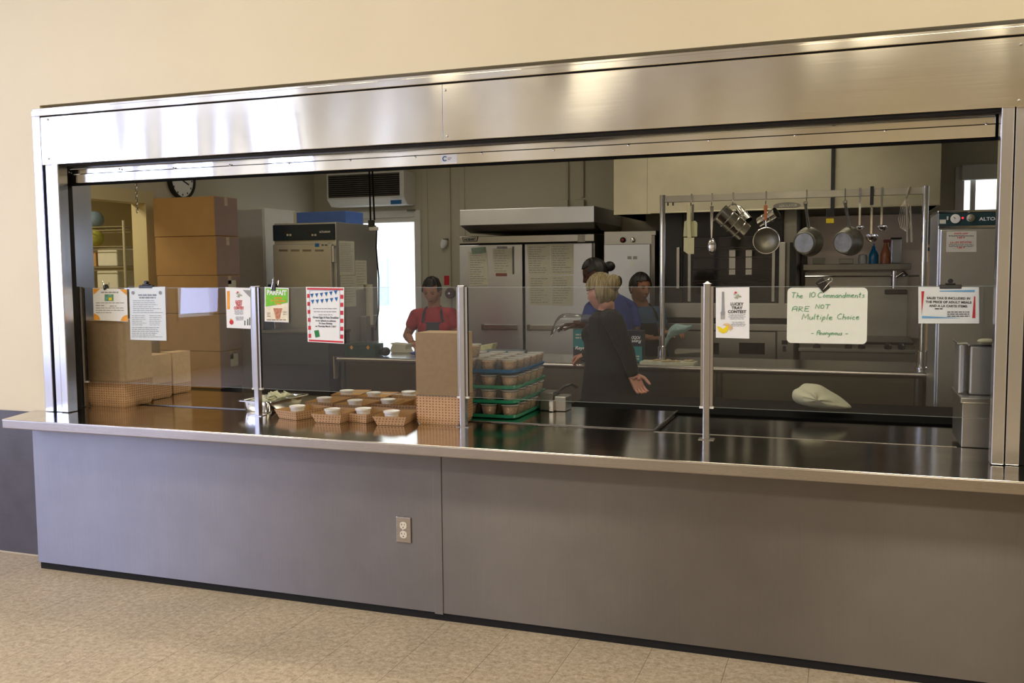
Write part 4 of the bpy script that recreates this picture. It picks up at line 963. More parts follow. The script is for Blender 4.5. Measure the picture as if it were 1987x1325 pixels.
dr = build('door', dd, 'ovensteel', t, 0.008)
mb = MB()
for px in (541, 564, 587, 611): pbox(mb, px, 484, px+17, 488, YO-0.0125)
build('louvre_marks', mb, 'dsteel', dr)
mb = MB(); q = P(646, 490, YO-0.05); mb.box(q.x-0.012, q.x+0.012, YO-0.06, YO-0.012, P(646, 510, YO).z, P(646, 476, YO).z); build('handle', mb, 'chrome', dr, 0.006)
mb = MB(); q = P(615, 476, YO-0.013); 
pbox(mb, 611, 472, 619, 479, YO-0.0135); build('blue_badge', mb, 'blueink', dr)
mb = MB(); c_ = P(630, 475, YO-0.014); mb.add([(c_.x+0.034*cos(2*pi*k/20), YO-0.0135, c_.z+0.017*sin(2*pi*k/20)) for k in range(20)], [tuple(range(20))]); bd = build('oval_badge', mb, 'paperk', dr)
mb = MB(); pbox(mb, 624, 474.2, 628, 476.5, YO-0.0142); pbox(mb, 630, 474.2, 635, 476.5, YO-0.0142); build('badge_print', mb, 'ink', bd)
build('lower_door', MB().box(x0+0.004, x1-0.03, YO-0.012, YO+0.02, 0.16, 0.53), 'ovensteel', t, 0.008)
for x in (x0+0.06, x1-0.06):
    for y in (YO+0.08, yback-0.08): build('caster', MB().cyl((x-0.02, y, 0.06), (x+0.02, y, 0.06), 0.06, n=16), 'rubber', t)
# papers on the oven's side
def side_paper(ya, yb, za, zb, label, th=0.0015, mat='paperk', n=10, X=None):
    X = x1 if X is None else X
    t = thing('notice', label, 'sign', (X, (ya+yb)/2, za))
    build('sheet', MB().box(X, X+th, ya, yb, za, zb), mat, t)
    mb = MB(); rd = random.Random(int(za*100))
    for i in range(n):
        z = zb-0.02-(zb-za-0.04)*i/n; mb.box(X+th, X+th+0.0004, ya+0.015, yb-0.015-rd.random()*0.05, z-0.003, z)
    build('small_print', mb, 'greyink', t)
def sy(px, py): p = PX(px, py, x1); return p.y, p.z
y1_, z1_ = sy(657.5, 467); y2_, _ = sy(687, 467); _, z2_ = sy(660, 534); 
side_paper(y1_, y2_, z2_, z1_, 'long pale list taped high on the side of the left holding oven', n=16)
_, z3_ = sy(665, 596); y2b, _ = sy(690, 560)
side_paper(y1_+0.01, y2b, z3_, z2_-0.004, 'lower pale list under the long one on the holding oven side', 0.003, n=10)
y1_, z1_ = sy(689, 505); y2_, _ = sy(711, 505); _, z2_ = sy(700, 562)
side_paper(y1_, y2_, z2_, z1_, 'pale sheet with grey heading at the back of the oven side', n=9)
y1_, z1_ = sy(700, 552); y2_, _ = sy(716, 552); _, z2_ = sy(705, 630)
t = thing('paper_cup_dispenser', 'long beige paper dispenser sleeve on the side of the holding oven', 'dispenser', (x1+0.05, y1_, z2_))
build('tube', MB().tube([(x1+0.04, (y1_+y2_)/2, z2_), (x1+0.04, (y1_+y2_)/2, z1_)], 0.034, 14), 'paperk', t)
build('bracket', MB().box(x1+0.001, x1+0.012, (y1_+y2_)/2-0.03, (y1_+y2_)/2+0.03, z2_, z1_), 'steel', t)
y1_, z1_ = sy(699, 636); y2_, z2_ = sy(722, 660)
t = thing('wall_switch_box', 'small steel power box low on the side of the holding oven', 'switch', (x1+0.03, y1_, z2_))
build('box', MB().box(x1+0.001, x1+0.06, y1_, y2_, z2_-0.05, z1_+0.1), 'steel', t, 0.004)
build('socket', MB().box(x1+0.061, x1+0.064, (y1_+y2_)/2-0.02, (y1_+y2_)/2+0.02, z2_, z1_), 'ink', t)
# blue crate on the oven
yb3 = YO+0.25; a = P(575, 411, yb3); b = P(671, 431, yb3)
t = thing('blue_box', 'flat blue box lying on top of the left holding oven', 'box', ((a.x+b.x)/2, yb3+0.1, ztop))
build('body', MB().box(a.x, b.x, yb3, yb3+0.3, ztop+0.002, a.z-0.005), plain('blue_cardboard', srgb(78, 112, 190), 0.6, var=0.06), t, 0.004)
build('end_flap', MB().box(P(569, 411, yb3).x, a.x, yb3, yb3+0.3, ztop+0.002, a.z), 'paperk', t, 0.002)
# dark cabinet below/in front of the oven
YD = 2.62; a = P(500, 641, YD); b = P(651, 645, YD)
t = thing('dark_base_cabinet', 'dark steel base cabinet in front of the left holding oven', 'cabinet', ((a.x+b.x)/2, YD+0.25, 0))
b = Vector((min(b.x, -0.01), b.y, b.z))
build('body', MB().box(a.x, b.x, YD, YD+0.33, 0.08, a.z-0.02), plain('charcoal_enamel', srgb(58, 58, 62), 0.3, var=0.08, scale=3), t, 0.006)
build('top', MB().box(a.x-0.01, b.x+0.005, YD-0.01, YD+0.34, a.z-0.02, a.z), 'dsteel', t, 0.003)
build('plinth', MB().box(a.x+0.03, b.x-0.03, YD+0.04, YD+0.3, 0, 0.08), 'black', t)
simple('hanging_garment', MB().tube([P(523, 552, 2.9), P(519, 600, 2.86)+Vector((0.01, 0, 0)), P(522, 650, 2.86), P(521, 700, 2.85), Vector((P(524, 770, 2.85).x, 2.85, 0.002))], [0.012, 0.035, 0.05, 0.055, 0.06], 10), plain('navy_cloth', srgb(36, 44, 66), 0.9, var=0.2), 'dark navy cloth hanging beside the left holding oven', 'cloth')
# twin cables from the ceiling
for i, (px, pxe) in enumerate(((716.5, 719), (722.5, 726.5))):
    YCb = YO+0.18
    a = P(px, 330, YCb); b = P(pxe, 427, YCb)
    mb = MB().tube([(a.x, YCb, 2.89), (a.x, YCb, a.z), ((a.x+b.x)/2, YCb, (a.z+b.z)/2), (b.x, YCb, b.z)], 0.007, 8)
    tag(build('ceiling_cable', mb, 'rubber'), ('left', 'right')[i]+' one of two black cables hanging above the holding oven', 'cable')
t = thing('cable_plug', 'black and white plugs at the end of the hanging cables', 'plug', (b.x-0.02, YCb, b.z-0.1))
build('plug_body', MB().box(b.x-0.05, b.x-0.005, YCb-0.02, YCb+0.02, b.z-0.055, b.z-0.0), 'black', t, 0.005)
build('plug_base', MB().box(b.x-0.045, b.x+0.03, YCb-0.015, YCb+0.015, b.z-0.085, b.z-0.055), 'white', t, 0.005)
mb = MB().tube([(b.x+0.02, YCb, b.z-0.08), P(730, 480, YCb), P(731.5, 500, YCb), P(735, 540, YCb), P(735, 600, YCb), P(729, 640, YCb)], 0.006, 8)
tag(build('power_cord', mb, 'rubber'), 'black power cord drooping along the edge of the bright doorway', 'cable')

# ---- air curtain above the door
ya = YK-0.28; a = P(633, 337, ya); b = P(784, 385, ya)
t = thing('air_curtain', 'white air curtain unit with dark louvres above exit door', 'air curtain', ((a.x+b.x)/2, ya, b.z))
zt_ = P(700, 334, ya).z; zb_ = P(700, 385, ya).z; zc_ = P(700, 400, ya+0.1).z
build('housing', MB().prism([(a.x, ya, zb_), (a.x, ya, zt_), (a.x, YK, zt_), (a.x, YK, zc_), (a.x, ya+0.08, zc_)], (b.x-a.x, 0, 0)), 'white', t, 0.006)
gr = build('grille_recess', MB().box(P(637, 350, ya).x, P(775, 350, ya).x, ya-0.002, ya, P(700, 382, ya).z, P(700, 338, ya).z), 'gapshade', t)
mb = MB()
for k in range(11):
    z = P(700, 382, ya).z+(P(700, 338, ya).z-P(700, 382, ya).z)*(k+0.5)/11; mb.box(P(638, 350, ya).x, P(774, 350, ya).x, ya-0.012, ya-0.003, z-0.003, z+0.003)
build('louvres', mb, 'dsteel', gr)
a2 = P(760, 385, ya+0.04); b2 = P(781, 398, ya+0.04)
build('blue_label', MB().box(a2.x, b2.x, ya+0.015, ya+0.018, b2.z+0.01, a2.z-0.02), 'blueink', t)
t = thing('door_closer_rod', 'thin dark rod and bracket above the exit door', 'bracket', P(797, 408, YK-0.05))
a = P(790, 408, YK-0.04); build('rod', MB().box(a.x, a.x+0.09, YK-0.05, YK-0.03, a.z-0.008, a.z+0.008), 'dsteel', t)

# items on the wall right of the door
a = P(862, 535, YK); b = P(873, 553, YK)
tag(build('fire_notice', MB().box(a.x, b.x, YK-0.004, YK, b.z, a.z), 'redink'), 'small red notice on back wall beside the refrigerator', 'sign')
c_ = P(873, 569, YK-0.03)
t = thing('alarm_bell', 'round dark red fire alarm bell on the back wall', 'alarm', (c_.x, YK, c_.z))
build('bell', MB().lathe((c_.x, YK, c_.z), [(0.055, 0), (0.058, 0.02), (0.05, 0.045), (0.0001, 0.05)], (0, -1, 0), 24), plain('dark_red_enamel', srgb(88, 48, 48), 0.4), t)
build('hub', MB().lathe((c_.x, YK, c_.z), [(0.014, 0.05), (0.012, 0.058), (0.0001, 0.06)], (0, -1, 0), 14), 'chrome', t)
c_ = P(861, 474, YK-0.05)
t = thing('wall_cup', 'small white cup-shaped fitting on the back wall', 'fitting', (c_.x, YK, c_.z))
build('cup', MB().lathe((c_.x, YK-0.05, c_.z), [(0.03, 0.05), (0.038, 0.0), (0.02, -0.04), (0.0001, -0.045)], (0.3, 0, 1), 14), 'paper', t)
build('bracket', MB().box(c_.x-0.01, c_.x+0.03, YK-0.05, YK, c_.z+0.04, c_.z+0.06), 'dsteel', t)
for i, (px, py) in enumerate(((808, 628), (884, 640))): pass
a = P(881, 600, 4.8); b = P(892, 640, 4.8)
simple('water_bottle_pack', MB().rbox(a.x-0.03, b.x-0.04, 4.75, 4.85, 0.89, a.z, 0.02), plain('blue_plastic', srgb(70, 110, 190), 0.2), 'blue plastic container behind the person in red', 'container') if False else None

# ---- refrigerator with compressor hood
YF_ = 4.40; x0f = P(892, 470, YF_).x; x1f = P(1153, 460, YF_).x; zf1 = P(1000, 457, YF_).z
t = thing('reach_in_refrigerator', 'two-door stainless reach-in refrigerator against the back wall', 'refrigerator', ((x0f+x1f)/2, YF_+0.35, 0))
build('body', MB().box(x0f, x1f, YF_+0.02, YK-0.02, 0.12, zf1+0.0), 'steel', t, 0.004)
zf2 = P(1000, 471, YF_).z
gp = build('grille_panel', MB().box(x0f, x1f, YF_-0.005, YF_+0.02, zf2, zf1), 'steel', t, 0.004)
mb = MB(); q = [P(896.5, 460, YF_-0.01), P(928, 458.5, YF_-0.01), P(925.5, 468.5, YF_-0.01), P(899, 469.5, YF_-0.01)]
em = build('name_badge', MB().prism(q, (0, 0.004, 0)), 'black', gp)
mb = MB(); q = [P(898.5, 461, YF_-0.011), P(926, 459.6, YF_-0.011), P(924.3, 467.5, YF_-0.011), P(900, 468.5, YF_-0.011)]
pl = build('badge_plate', MB().prism(q, (0, 0.0008, 0)), 'steel', em)
ptext(gp, 'HOBART', 912, 466.8, 4.4, YF_-0.013, 'ink', 0.35, width=23, rot=0.02)
lb_ = build('temperature_label', pbox(MB(), 1121, 455, 1135, 469.5, YF_-0.007), 'dsteel', gp)
mb = MB(); lines(mb, 1123, 1134, 457, 466, 4, YF_-0.0085, 0, 1.4); build('label_print', mb, 'paperk', gp)
zd = P(950, 475, YF_).z; xm0 = P(1016, 560, YF_).x; xm1 = P(1020.5, 560, YF_).x
zh1 = P(950, 629, YF_).z
for i, (xa_, xb_) in enumerate(((x0f+0.006, xm0), (xm1, x1f-0.012))):
    d_ = build('door', MB().box(xa_, xb_, YF_-0.03, YF_+0.015, 0.20, zd), 'fridge', t, 0.006)
    hx = (P(938, 630, YF_).x, P(1006, 630, YF_).x) if i == 0 else (P(1026, 632, YF_).x, P(1094, 632, YF_).x)
    build('handle', MB().box(hx[0], hx[1], YF_-0.055, YF_-0.03, zh1-0.045, zh1), 'edge', d_, 0.004)
    build('hinge', MB().box(hx[0]-0.0, hx[0]+0.03, YF_-0.058, YF_-0.03, zh1-0.050, zh1+0.005), 'dsteel', d_, 0.003)
build('door_gap', MB().box(xm0, xm1, YF_-0.012, YF_+0.021, 0.2, zd), 'gapshade', t)
build('top_gap', MB().box(x0f, x1f, YF_-0.002, YF_+0.022, zd, zf2), 'gapshade', t)
for x in (x0f+0.08, x1f-0.08):
    for y in (YF_+0.1, YK-0.1): build('leg', MB().cyl((x, y, 0), (x, y, 0.12), 0.025, n=12), 'steel', t)
# hood above it
YH = 4.15; xa_ = P(892, 430, YH).x; xb_ = P(1152.7, 430, YH).x; zha = P(1000, 404, YH).z; zhb = P(1000, 435, YH).z
t = thing('condensate_hood', 'stainless box hood directly above the refrigerator', 'hood', ((xa_+xb_)/2, YH, zhb))
build('canopy', MB().box(xa_, xb_, YH, YK-0.03, zhb, zha), 'fridge', t, 0.004)
build('underside', MB().prism([(xa_, YH+0.01, zhb), (xa_, YK-0.04, zhb), (xa_, YK-0.04, zf1+0.03), (xa_, YH+0.25, zf1+0.03)], (xb_-xa_, 0, 0)), 'dsteel', t)
# papers on the refrigerator
YP = YF_-0.031
def notice(corners, label, mat='paperk', ln=(8,), head=None, Y=YP, ink='greyink', cat='sign', group=None):
    t = sheet('notice', corners, label, cat, mat, Y-0.001, 0.001)
    if group: t['group'] = group
    xs_ = [c[0] for c in corners]; ys_ = [c[1] for c in corners]
    if ln: mb = MB(); lines(mb, min(xs_)+4, max(xs_)-4, min(ys_)+5, max(ys_)-6, ln[0], Y-0.0025, 0.5, 1.0, int(xs_[0])); build('small_print', mb, ink, t)
    return t
notice([(908, 488), (945, 486), (948, 553), (911, 555)], 'pale typed page on the left refrigerator door', ln=(14,))
notice([(914, 481), (942, 479), (943, 490), (916, 493)], 'small blue and yellow card over the typed page on left refrigerator door', plain('card_blue_green', srgb(140, 165, 150), 0.7, var=0.2, scale=20), ln=(2,), Y=YP-0.003)
t = notice([(956, 482), (995, 481), (995, 531), (957, 531)], 'cream page with red footer on the left refrigerator door', ln=(9,))
mb = MB(); pbox(mb, 964, 478, 984, 482.5, YP-0.003); build('grey_header_strip', mb, 'greyink', t); mb = MB(); pbox(mb, 962, 530, 983, 535.5, YP-0.003); build('red_footer_strip', mb, plain('faded_red', srgb(140, 90, 85), 0.7), t)
mb = MB().cyl(P(995, 478, YP-0.01), P(995.5, 532, YP-0.01), 0.004, n=6); tag(build('hanging_pen', mb, 'ink'), 'thin dark pen hanging on the left refrigerator door', 'pen')
notice([(1022, 474), (1067, 474), (1067, 534), (1026, 534)], 'upper left page of four on the right refrigerator door', ln=(12,))
notice([(1068, 473), (1113, 473), (1113, 532), (1068, 533)], 'upper right page of four on the right refrigerator door', ln=(12,))
notice([(1026, 535), (1068, 535), (1068, 592), (1027, 591)], 'lower left page of four on the right refrigerator door', ln=(11,))
notice([(1069, 534), (1112, 534), (1112, 593), (1070, 593)], 'lower right page of four on the right refrigerator door', ln=(11,))

# ---- proofing cabinet right of the refrigerator
YQ = 4.35; xa_ = P(1171, 460, YQ).x; xb_ = P(1272, 455, YQ).x; zq = P(1220, 448, YQ).z
t = thing('proofing_cabinet', 'narrow stainless proofing cabinet with red indicator, right of refrigerator', 'cabinet', ((xa_+xb_)/2, YQ+0.3, 0))
build('body', MB().box(xa_, xb_, YQ+0.02, YK-0.05, 0.1, zq), 'steel', t, 0.004)
dd = build('door', MB().box(xa_+0.006, P(1262, 480, YQ).x, YQ-0.012, YQ+0.02, 0.15, P(1200, 474, YQ).z), 'fridge', t, 0.005)
build('door_edge', MB().box(P(1265, 480, YQ).x, P(1272, 480, YQ).x, YQ-0.02, YQ+0.02, 0.15, P(1262, 456, YQ).z), 'dsteel', t, 0.004)
for px, m_, r_ in ((1208, 'black', 0.024), (1227.5, 'chrome', 0.022)):
    c_ = P(px, 465.5, YQ); build('dial', MB().lathe((c_.x, YQ+0.02, c_.z), [(r_, 0), (r_, 0.02), (r_*0.7, 0.032), (0.0001, 0.034)], (0, -1, 0), 20), m_, t)
c_ = P(1208, 465.5, YQ-0.016); build('indicator', MB().lathe((c_.x, YQ-0.015, c_.z), [(0.012, 0), (0.0001, 0.003)], (0, -1, 0), 14), plain('red_indicator', srgb(190, 40, 40), 0.4), t)
c_ = P(1226.7, 511, YQ-0.014); build('round_sticker', MB().lathe((c_.x, YQ-0.0125, c_.z), [(0.030, 0), (0.0001, 0.001)], (0, -1, 0), 24), 'paper', dd)
for px in (1217.5, 1228.5): build('small_sticker', pbox(MB(), px, 497, px+8, 503, YQ-0.0125), 'dsteel', dd)
for x in (xa_+0.05, xb_-0.05):
    for y in (YQ+0.08, YK-0.12): build('foot', MB().cyl((x, y, 0), (x, y, 0.1), 0.02, n=10), 'steel', t)

# ---- wall of cooking equipment
YV = 4.25
def U(px, py, Y=YV): p = P(px, py, Y); return p.x, p.z
def ub(mb, xa, ya, xb, yb, Y, d, front=0.0):
    a = P(xa, (ya+yb)/2, Y); b = P(xb, (ya+yb)/2, Y); za = P((xa+xb)/2, ya, Y).z; zb = P((xa+xb)/2, yb, Y).z
    return mb.box(a.x, b.x, Y-front, Y+d, zb, za)
M['ovendark'] = plain('oven_black_enamel', srgb(26, 26, 28), 0.25, var=0.1)
M['ovenglass'] = plain('dark_oven_glass', srgb(20, 18, 18), 0.08, var=0.1)
t = thing('convection_oven', 'double-stack convection oven with dark glass door and racks behind the pot rack', 'oven', (P(1410, 600, YV).x, YV+0.3, 0))
xa_ = U(1284, 500)[0]; xb_ = U(1545, 500)[0]
zt_ = U(1400, 392)[1]; zm_ = U(1400, 596)[1]
build('body', MB().box(xa_, xb_, YV+0.05, YK-0.06, 0.12, zt_), 'dsteel', t, 0.004)
dr = build('door', ub(MB(), 1288, 398, 1325, 590, YV, 0.05), 'ovendark', t, 0.006)
build('handle', ub(MB(), 1314, 480, 1320, 560, YV, 0.0, 0.04), 'steel', dr, 0.003)
dr = build('door', ub(MB(), 1328, 398, 1520, 590, YV, 0.05), 'ovendark', t, 0.006)
build('window', ub(MB(), 1345, 460, 1498, 572, YV, 0.0, 0.004), 'ovenglass', dr)
build('frame', ub(ub(MB(), 1335, 450, 1341, 585, YV, 0, 0.012), 1498, 450, 1504, 585, YV, 0, 0.012), 'steel', dr, 0.002)
for k, y in enumerate((460, 481, 500, 523, 545)): 
    mb = MB(); a = P(1345, y, YV-0.008); b = P(1498, y-2, YV-0.008); mb.cyl(a, b, 0.004, n=6)
    if k in (1, 4): mb.cyl(P(1350, y+5, YV-0.008), P(1490, y+3, YV-0.008), 0.003, n=6)
    build('oven_rack', mb, 'dsteel', dr)
mb = MB(); ub(mb, 1415, 484, 1427, 533, YV, 0, 0.007); ub(mb, 1447, 484, 1459, 533, YV, 0, 0.007); build('rack_support', mb, 'steel', dr)
build('side_frame', ub(MB(), 1512, 470, 1524, 590, YV, 0.0, 0.03), 'steel', t, 0.003)
build('side_frame', ub(MB(), 1532, 470, 1544, 590, YV, 0.0, 0.02), 'ovendark', t, 0.003)
build('mid_ledge', ub(MB(), 1286, 588, 1546, 617, YV, 0.05, 0.03), 'steel', t, 0.004)
build('dark_band', ub(MB(), 1286, 617, 1546, 628, YV, 0.05, 0.0), 'ovendark', t)
build('lower_ledge', ub(MB(), 1286, 628, 1546, 641, YV, 0.05, 0.02), 'steel', t, 0.004)
lo = build('lower_door', ub(MB(), 1290, 642, 1505, 720, YV, 0.05, 0.0), 'steel', t, 0.004)
build('lower_window', ub(MB(), 1434, 665, 1484, 687, YV, 0.0, 0.004), 'ovenglass', lo, 0.003)
build('lower_window', ub(MB(), 1362, 665, 1395, 687, YV, 0.0, 0.004), 'ovenglass', lo, 0.003)
build('lower_controls', ub(MB(), 1508, 642, 1540, 720, YV, 0.05, 0.0), 'steel', t, 0.003)
build('timer_knob', ub(MB(), 1517, 660, 1528, 668, YV, 0.0, 0.02), 'black', t, 0.003)
build('switch', ub(MB(), 1519, 671, 1525, 682, YV, 0.0, 0.012), 'ink', t, 0.002)
for x in (xa_+0.06, xb_-0.06):
    for y in (YV+0.12, YK-0.15): build('leg', MB().cyl((x, y, 0), (x, y, 0.12), 0.025, n=10), 'steel', t)

t = thing('range_with_shelf', 'restaurant range with steel backsplash and high shelf at the right', 'range', (P(1665, 620, YV).x, YV+0.3, 0))
xa_ = U(1552, 600)[0]; xb_ = U(1778, 600)[0]; zr = U(1660, 668)[1]
build('body', MB().box(xa_, xb_, YV, YK-0.1, 0.14, zr), 'dsteel', t, 0.004)
M['splash'] = steel('rosy_backsplash_steel', (0.55, 0.49, 0.47, 1), 0.4, stain=0.08)
zs1_ = P(1665, 415, 4.8).z
build('backsplash', MB().box(xa_+0.02, xb_+0.12, YK-0.14, YK-0.10, zr, zs1_), 'splash', t)
YS2 = 4.55; zsh = P(1660, 512, YS2).z; xsa = P(1558, 520, YS2).x; xsb = P(1768, 520, YS2).x
hs = build('high_shelf', MB().box(xsa, xsb, YS2, YK-0.14, zsh-0.05, zsh), 'dsteel', t, 0.003)
build('shelf_rail', MB().cyl((xsa+0.02, YS2-0.03, zsh-0.10), (xsb+0.06, YS2-0.03, zsh-0.10), 0.007, n=8), 'chrome', hs)
build('riser', MB().box(xsa, xsb, YK-0.2, YK-0.141, zr, zsh-0.07), 'steel', t)
build('grate_top', MB().box(xa_+0.01, xb_-0.01, YV+0.02, YK-0.16, zr, zr+0.02), 'ovendark', t, 0.004)
fr = build('front_rail', MB().box(U(1550, 672)[0], xb_+0.0, YV-0.06, YV, U(1660, 682)[1], U(1660, 676)[1]), 'steel', t, 0.002)
for px in (1585, 1646, 1672, 1723, 1749):
    c_ = P(px, 673, YV-0.02); build('knob', MB().lathe((c_.x, YV-0.0, c_.z), [(0.028, 0), (0.028, 0.02), (0.018, 0.045), (0.0001, 0.046)], (0, -1, 0), 16), 'black', t)
build('front_panel', ub(MB(), 1553, 683, 1777, 760, YV, 0.02, 0.02), 'steel', t, 0.004)
for x in (xa_+0.06, xb_-0.06):
    for y in (YV+0.1, YK-0.2): build('leg', MB().cyl((x, y, 0), (x, y, 0.14), 0.025, n=10), 'steel', t)
# upper salamander fragment
a = P(1735, 540, YS2-0.05)
t = thing('steel_faucet', 'chrome pot filler tap below the right end of the high shelf', 'faucet', a)
build('body', MB().cyl((a.x, YS2-0.05, a.z-0.08), (a.x, YS2-0.05, a.z+0.06), 0.022, n=12), 'chrome', t)
build('spout', MB().tube([(a.x, YS2-0.05, a.z), (a.x+0.07, YS2-0.07, a.z+0.05), (a.x+0.1, YS2-0.1, a.z+0.02)], 0.012, 10), 'chrome', t)
build('valve_handle', MB().box(a.x-0.07, a.x+0.10, YS2-0.09, YS2-0.03, a.z-0.13, a.z-0.09), 'black', t, 0.008)
# things on the high shelf
YB2 = YS2+0.10
def onsh(px, h=None): return P(px, 510, YB2).x
def bottle(px, r, hpx, mat, label, trig=None):
    x = onsh(px); h = (P(px, 512-hpx, YB2)-P(px, 512, YB2)).z
    t = thing('spray_bottle', label, 'bottle', (x, YB2, zsh))
    build('body', MB().lathe((x, YB2, zsh+0.001), [(0.0001, 0), (r, 0), (r, h*0.45), (r*0.45, h*0.75), (r*0.32, h*0.92), (0.0001, h*0.92)], n=18), mat, t)
    if trig: 
        build('trigger_head', MB().box(x-r*0.5, x+r*1.1, YB2-0.012, YB2+0.012, zsh+h*0.93, zsh+h*1.06), trig, t, 0.006)
        build('trigger', MB().box(x+r*0.6, x+r*0.9, YB2-0.008, YB2+0.008, zsh+h*0.72, zsh+h*0.93), trig, t, 0.004)
    else: build('nozzle', MB().cyl((x, YB2, zsh+h*0.92), (x, YB2, zsh+h*1.03), r*0.16, n=8), mat, t)
bottle(1695, 0.038, 38, plain('blue_liquid_bottle', srgb(20, 110, 160), 0.2), 'blue cone-topped squeeze bottle on the high range shelf')
bottle(1718, 0.040, 44, plain('orange_liquid_bottle', srgb(170, 105, 70), 0.25), 'orange spray bottle with a dark red trigger on the high shelf', plain('dark_red_trigger', srgb(120, 40, 45), 0.4))
x = onsh(1738); h = 0.20
t = thing('clear_jar', 'tall clear tumbler with teal liquid at the end of the high shelf', 'jar', (x, YB2, zsh))
build('glass', MB().box(x-0.04, x+0.04, YB2-0.04, YB2+0.04, zsh+0.001, zsh+h), 'cupclear', t, 0.01)
build('liquid', MB().box(x-0.035, x+0.035, YB2-0.035, YB2+0.035, zsh+0.004, zsh+h*0.45), plain('teal_liquid', srgb(80, 130, 130), 0.3), t)
build('lid', MB().box(x-0.043, x+0.043, YB2-0.043, YB2+0.043, zsh+h, zsh+h+0.012), 'black', t, 0.003)
x = onsh(1674)
simple('glass_shaker', MB().lathe((x, YB2, zsh+0.001), [(0.0001, 0), (0.034, 0), (0.037, 0.05), (0.03, 0.075), (0.0001, 0.08)], n=16), 'cupclear', 'small clear shaker left of the blue bottle on high shelf', 'shaker')
simple('salt_carton', MB().box(onsh(1577), onsh(1601), YB2, YB2+0.05, zsh+0.001, zsh+0.055), 'paperk', 'pale flat carton at the left of the high shelf', 'box', 0.003)
simple('salt_carton', MB().box(onsh(1628), onsh(1656), YB2, YB2+0.05, zsh+0.001, zsh+0.045), 'dsteel', 'dark flat container in the middle of the high shelf', 'box', 0.003)

# ---- exhaust hood
YHd = 4.0; xa_ = P(1191, 420, YHd).x; xb_ = P(1824, 396, YHd).x; zb_ = P(1500, 408, YHd).z
M['hoodpaint'] = steel('aged_hood_steel', (0.56, 0.53, 0.40, 1), 0.42, stain=0.18, stscale=1.6, aniso=0.3)
t = thing('exhaust_hood', 'large yellowed steel exhaust hood over the ovens and range', 'hood', ((xa_+xb_)/2, YHd, zb_))
xs = P(1256, 350, YHd).x
build('front_panel', MB().box(xa_, xs-0.001, YHd, YHd+0.02, zb_, 2.89), 'hoodpaint', t)
build('front_panel', MB().box(xs+0.001, xb_, YHd, YHd+0.02, zb_, 2.89), 'hoodpaint', t)
build('canopy', MB().box(xa_, xb_, YHd+0.02, YK-0.01, zb_+0.10, 2.89), 'dsteel', t)
for x in (xa_, xb_-0.02): build('side_panel', MB().box(x, x+0.02, YHd+0.02, YK-0.01, zb_, zb_+0.10), 'hoodpaint', t)
zl = P(1500, 378, YHd).z
build('front_lip', MB().box(xs+0.03, xb_, YHd-0.012, YHd, zb_, zb_+0.012), 'hoodpaint', t, 0.003)
pl = build('name_plate', MB().add([(P(1527, 399, YHd).x+0.105*cos(2*pi*k/24), YHd-0.003, P(1527, 399, YHd).z+0.026*sin(2*pi*k/24)) for k in range(24)], [tuple(range(24))]), 'dsteel', t)
ptext(pl, 'AEROLATOR', 1529, 401.5, 5.2, YHd-0.005, 'steel', 0.2, width=36, rot=0.03)
for px in (1296, 1306): build('slot', ub(MB(), px-1.5, 393, px+1.5, 399, YHd, 0, 0.002), 'ink', t)
a = P(1617, 300, YHd-0.03); b = P(1611, 405, YHd-0.03)
pp = build('suppression_pipe', MB().box(a.x-0.014, a.x+0.014, YHd-0.035, YHd-0.001, b.z, 2.88), 'ink', t)
build('pipe_box', MB().box(b.x-0.03, b.x+0.03, YHd-0.05, YHd-0.001, b.z-0.06, b.z), 'ovendark', t, 0.003)
build('yellow_tag', MB().box(b.x-0.028, b.x+0.028, YHd-0.052, YHd-0.050, b.z-0.11, b.z-0.075), 'yellow', t)

# ---- right holding oven
YR2 = 2.0; xa_ = P(1821, 420, YR2).x; ztop = P(1880, 408, YR2).z; xb_ = xa_+0.60
t = thing('holding_oven', 'grey holding oven with gauge, red light and teal control panel at right', 'oven', ((xa_+xb_)/2, YR2+0.35, 0))
build('body', MB().box(xa_, xb_, YR2+0.02, YR2+0.56, 0.12, ztop-0.008), 'ovensteel', t, 0.006)
build('top_trim', MB().box(xa_-0.004, xb_, YR2, YR2+0.56, ztop-0.012, ztop+0.002), 'chrome', t, 0.003)
cz0 = P(1860, 438, YR2).z
M['panelteal'] = plain('dark_teal_control_panel', srgb(34, 62, 68), 0.3, var=0.1, scale=8)
cp = build('control_panel', MB().box(xa_+0.002, xb_-0.002, YR2-0.002, YR2+0.02, cz0, ztop-0.014), 'panelteal', t, 0.002)
c_ = P(1853.5, 424.5, YR2); 
ga = build('gauge', MB().lathe((c_.x, YR2-0.002, c_.z), [(0.023, 0), (0.025, 0.008), (0.021, 0.009), (0.0001, 0.007)], (0, -1, 0), 24), 'white', cp)
build('gauge_needle', MB().tube([(c_.x, YR2-0.012, c_.z), (c_.x-0.010, YR2-0.012, c_.z+0.010)], 0.0015, 5), 'ink', ga)
c_ = P(1868, 423, YR2); build('pilot_light', MB().lathe((c_.x, YR2-0.002, c_.z), [(0.006, 0), (0.005, 0.006), (0.0001, 0.008)], (0, -1, 0), 14), plain('lit_red_lamp', srgb(220, 30, 40), 0.3, emit=(1, 0.03, 0.05, 1), es=1.5), cp)
c_ = P(1883.5, 423, YR2); kn = build('knob', MB().lathe((c_.x, YR2-0.002, c_.z), [(0.021, 0), (0.021, 0.004), (0.014, 0.006), (0.013, 0.026), (0.0001, 0.028)], (0, -1, 0), 20), 'steel', cp)
c_ = P(1838.5, 424, YR2); build('switch', MB().box(c_.x-0.004, c_.x+0.004, YR2-0.008, YR2-0.002, c_.z-0.008, c_.z+0.012), 'paperk', cp)
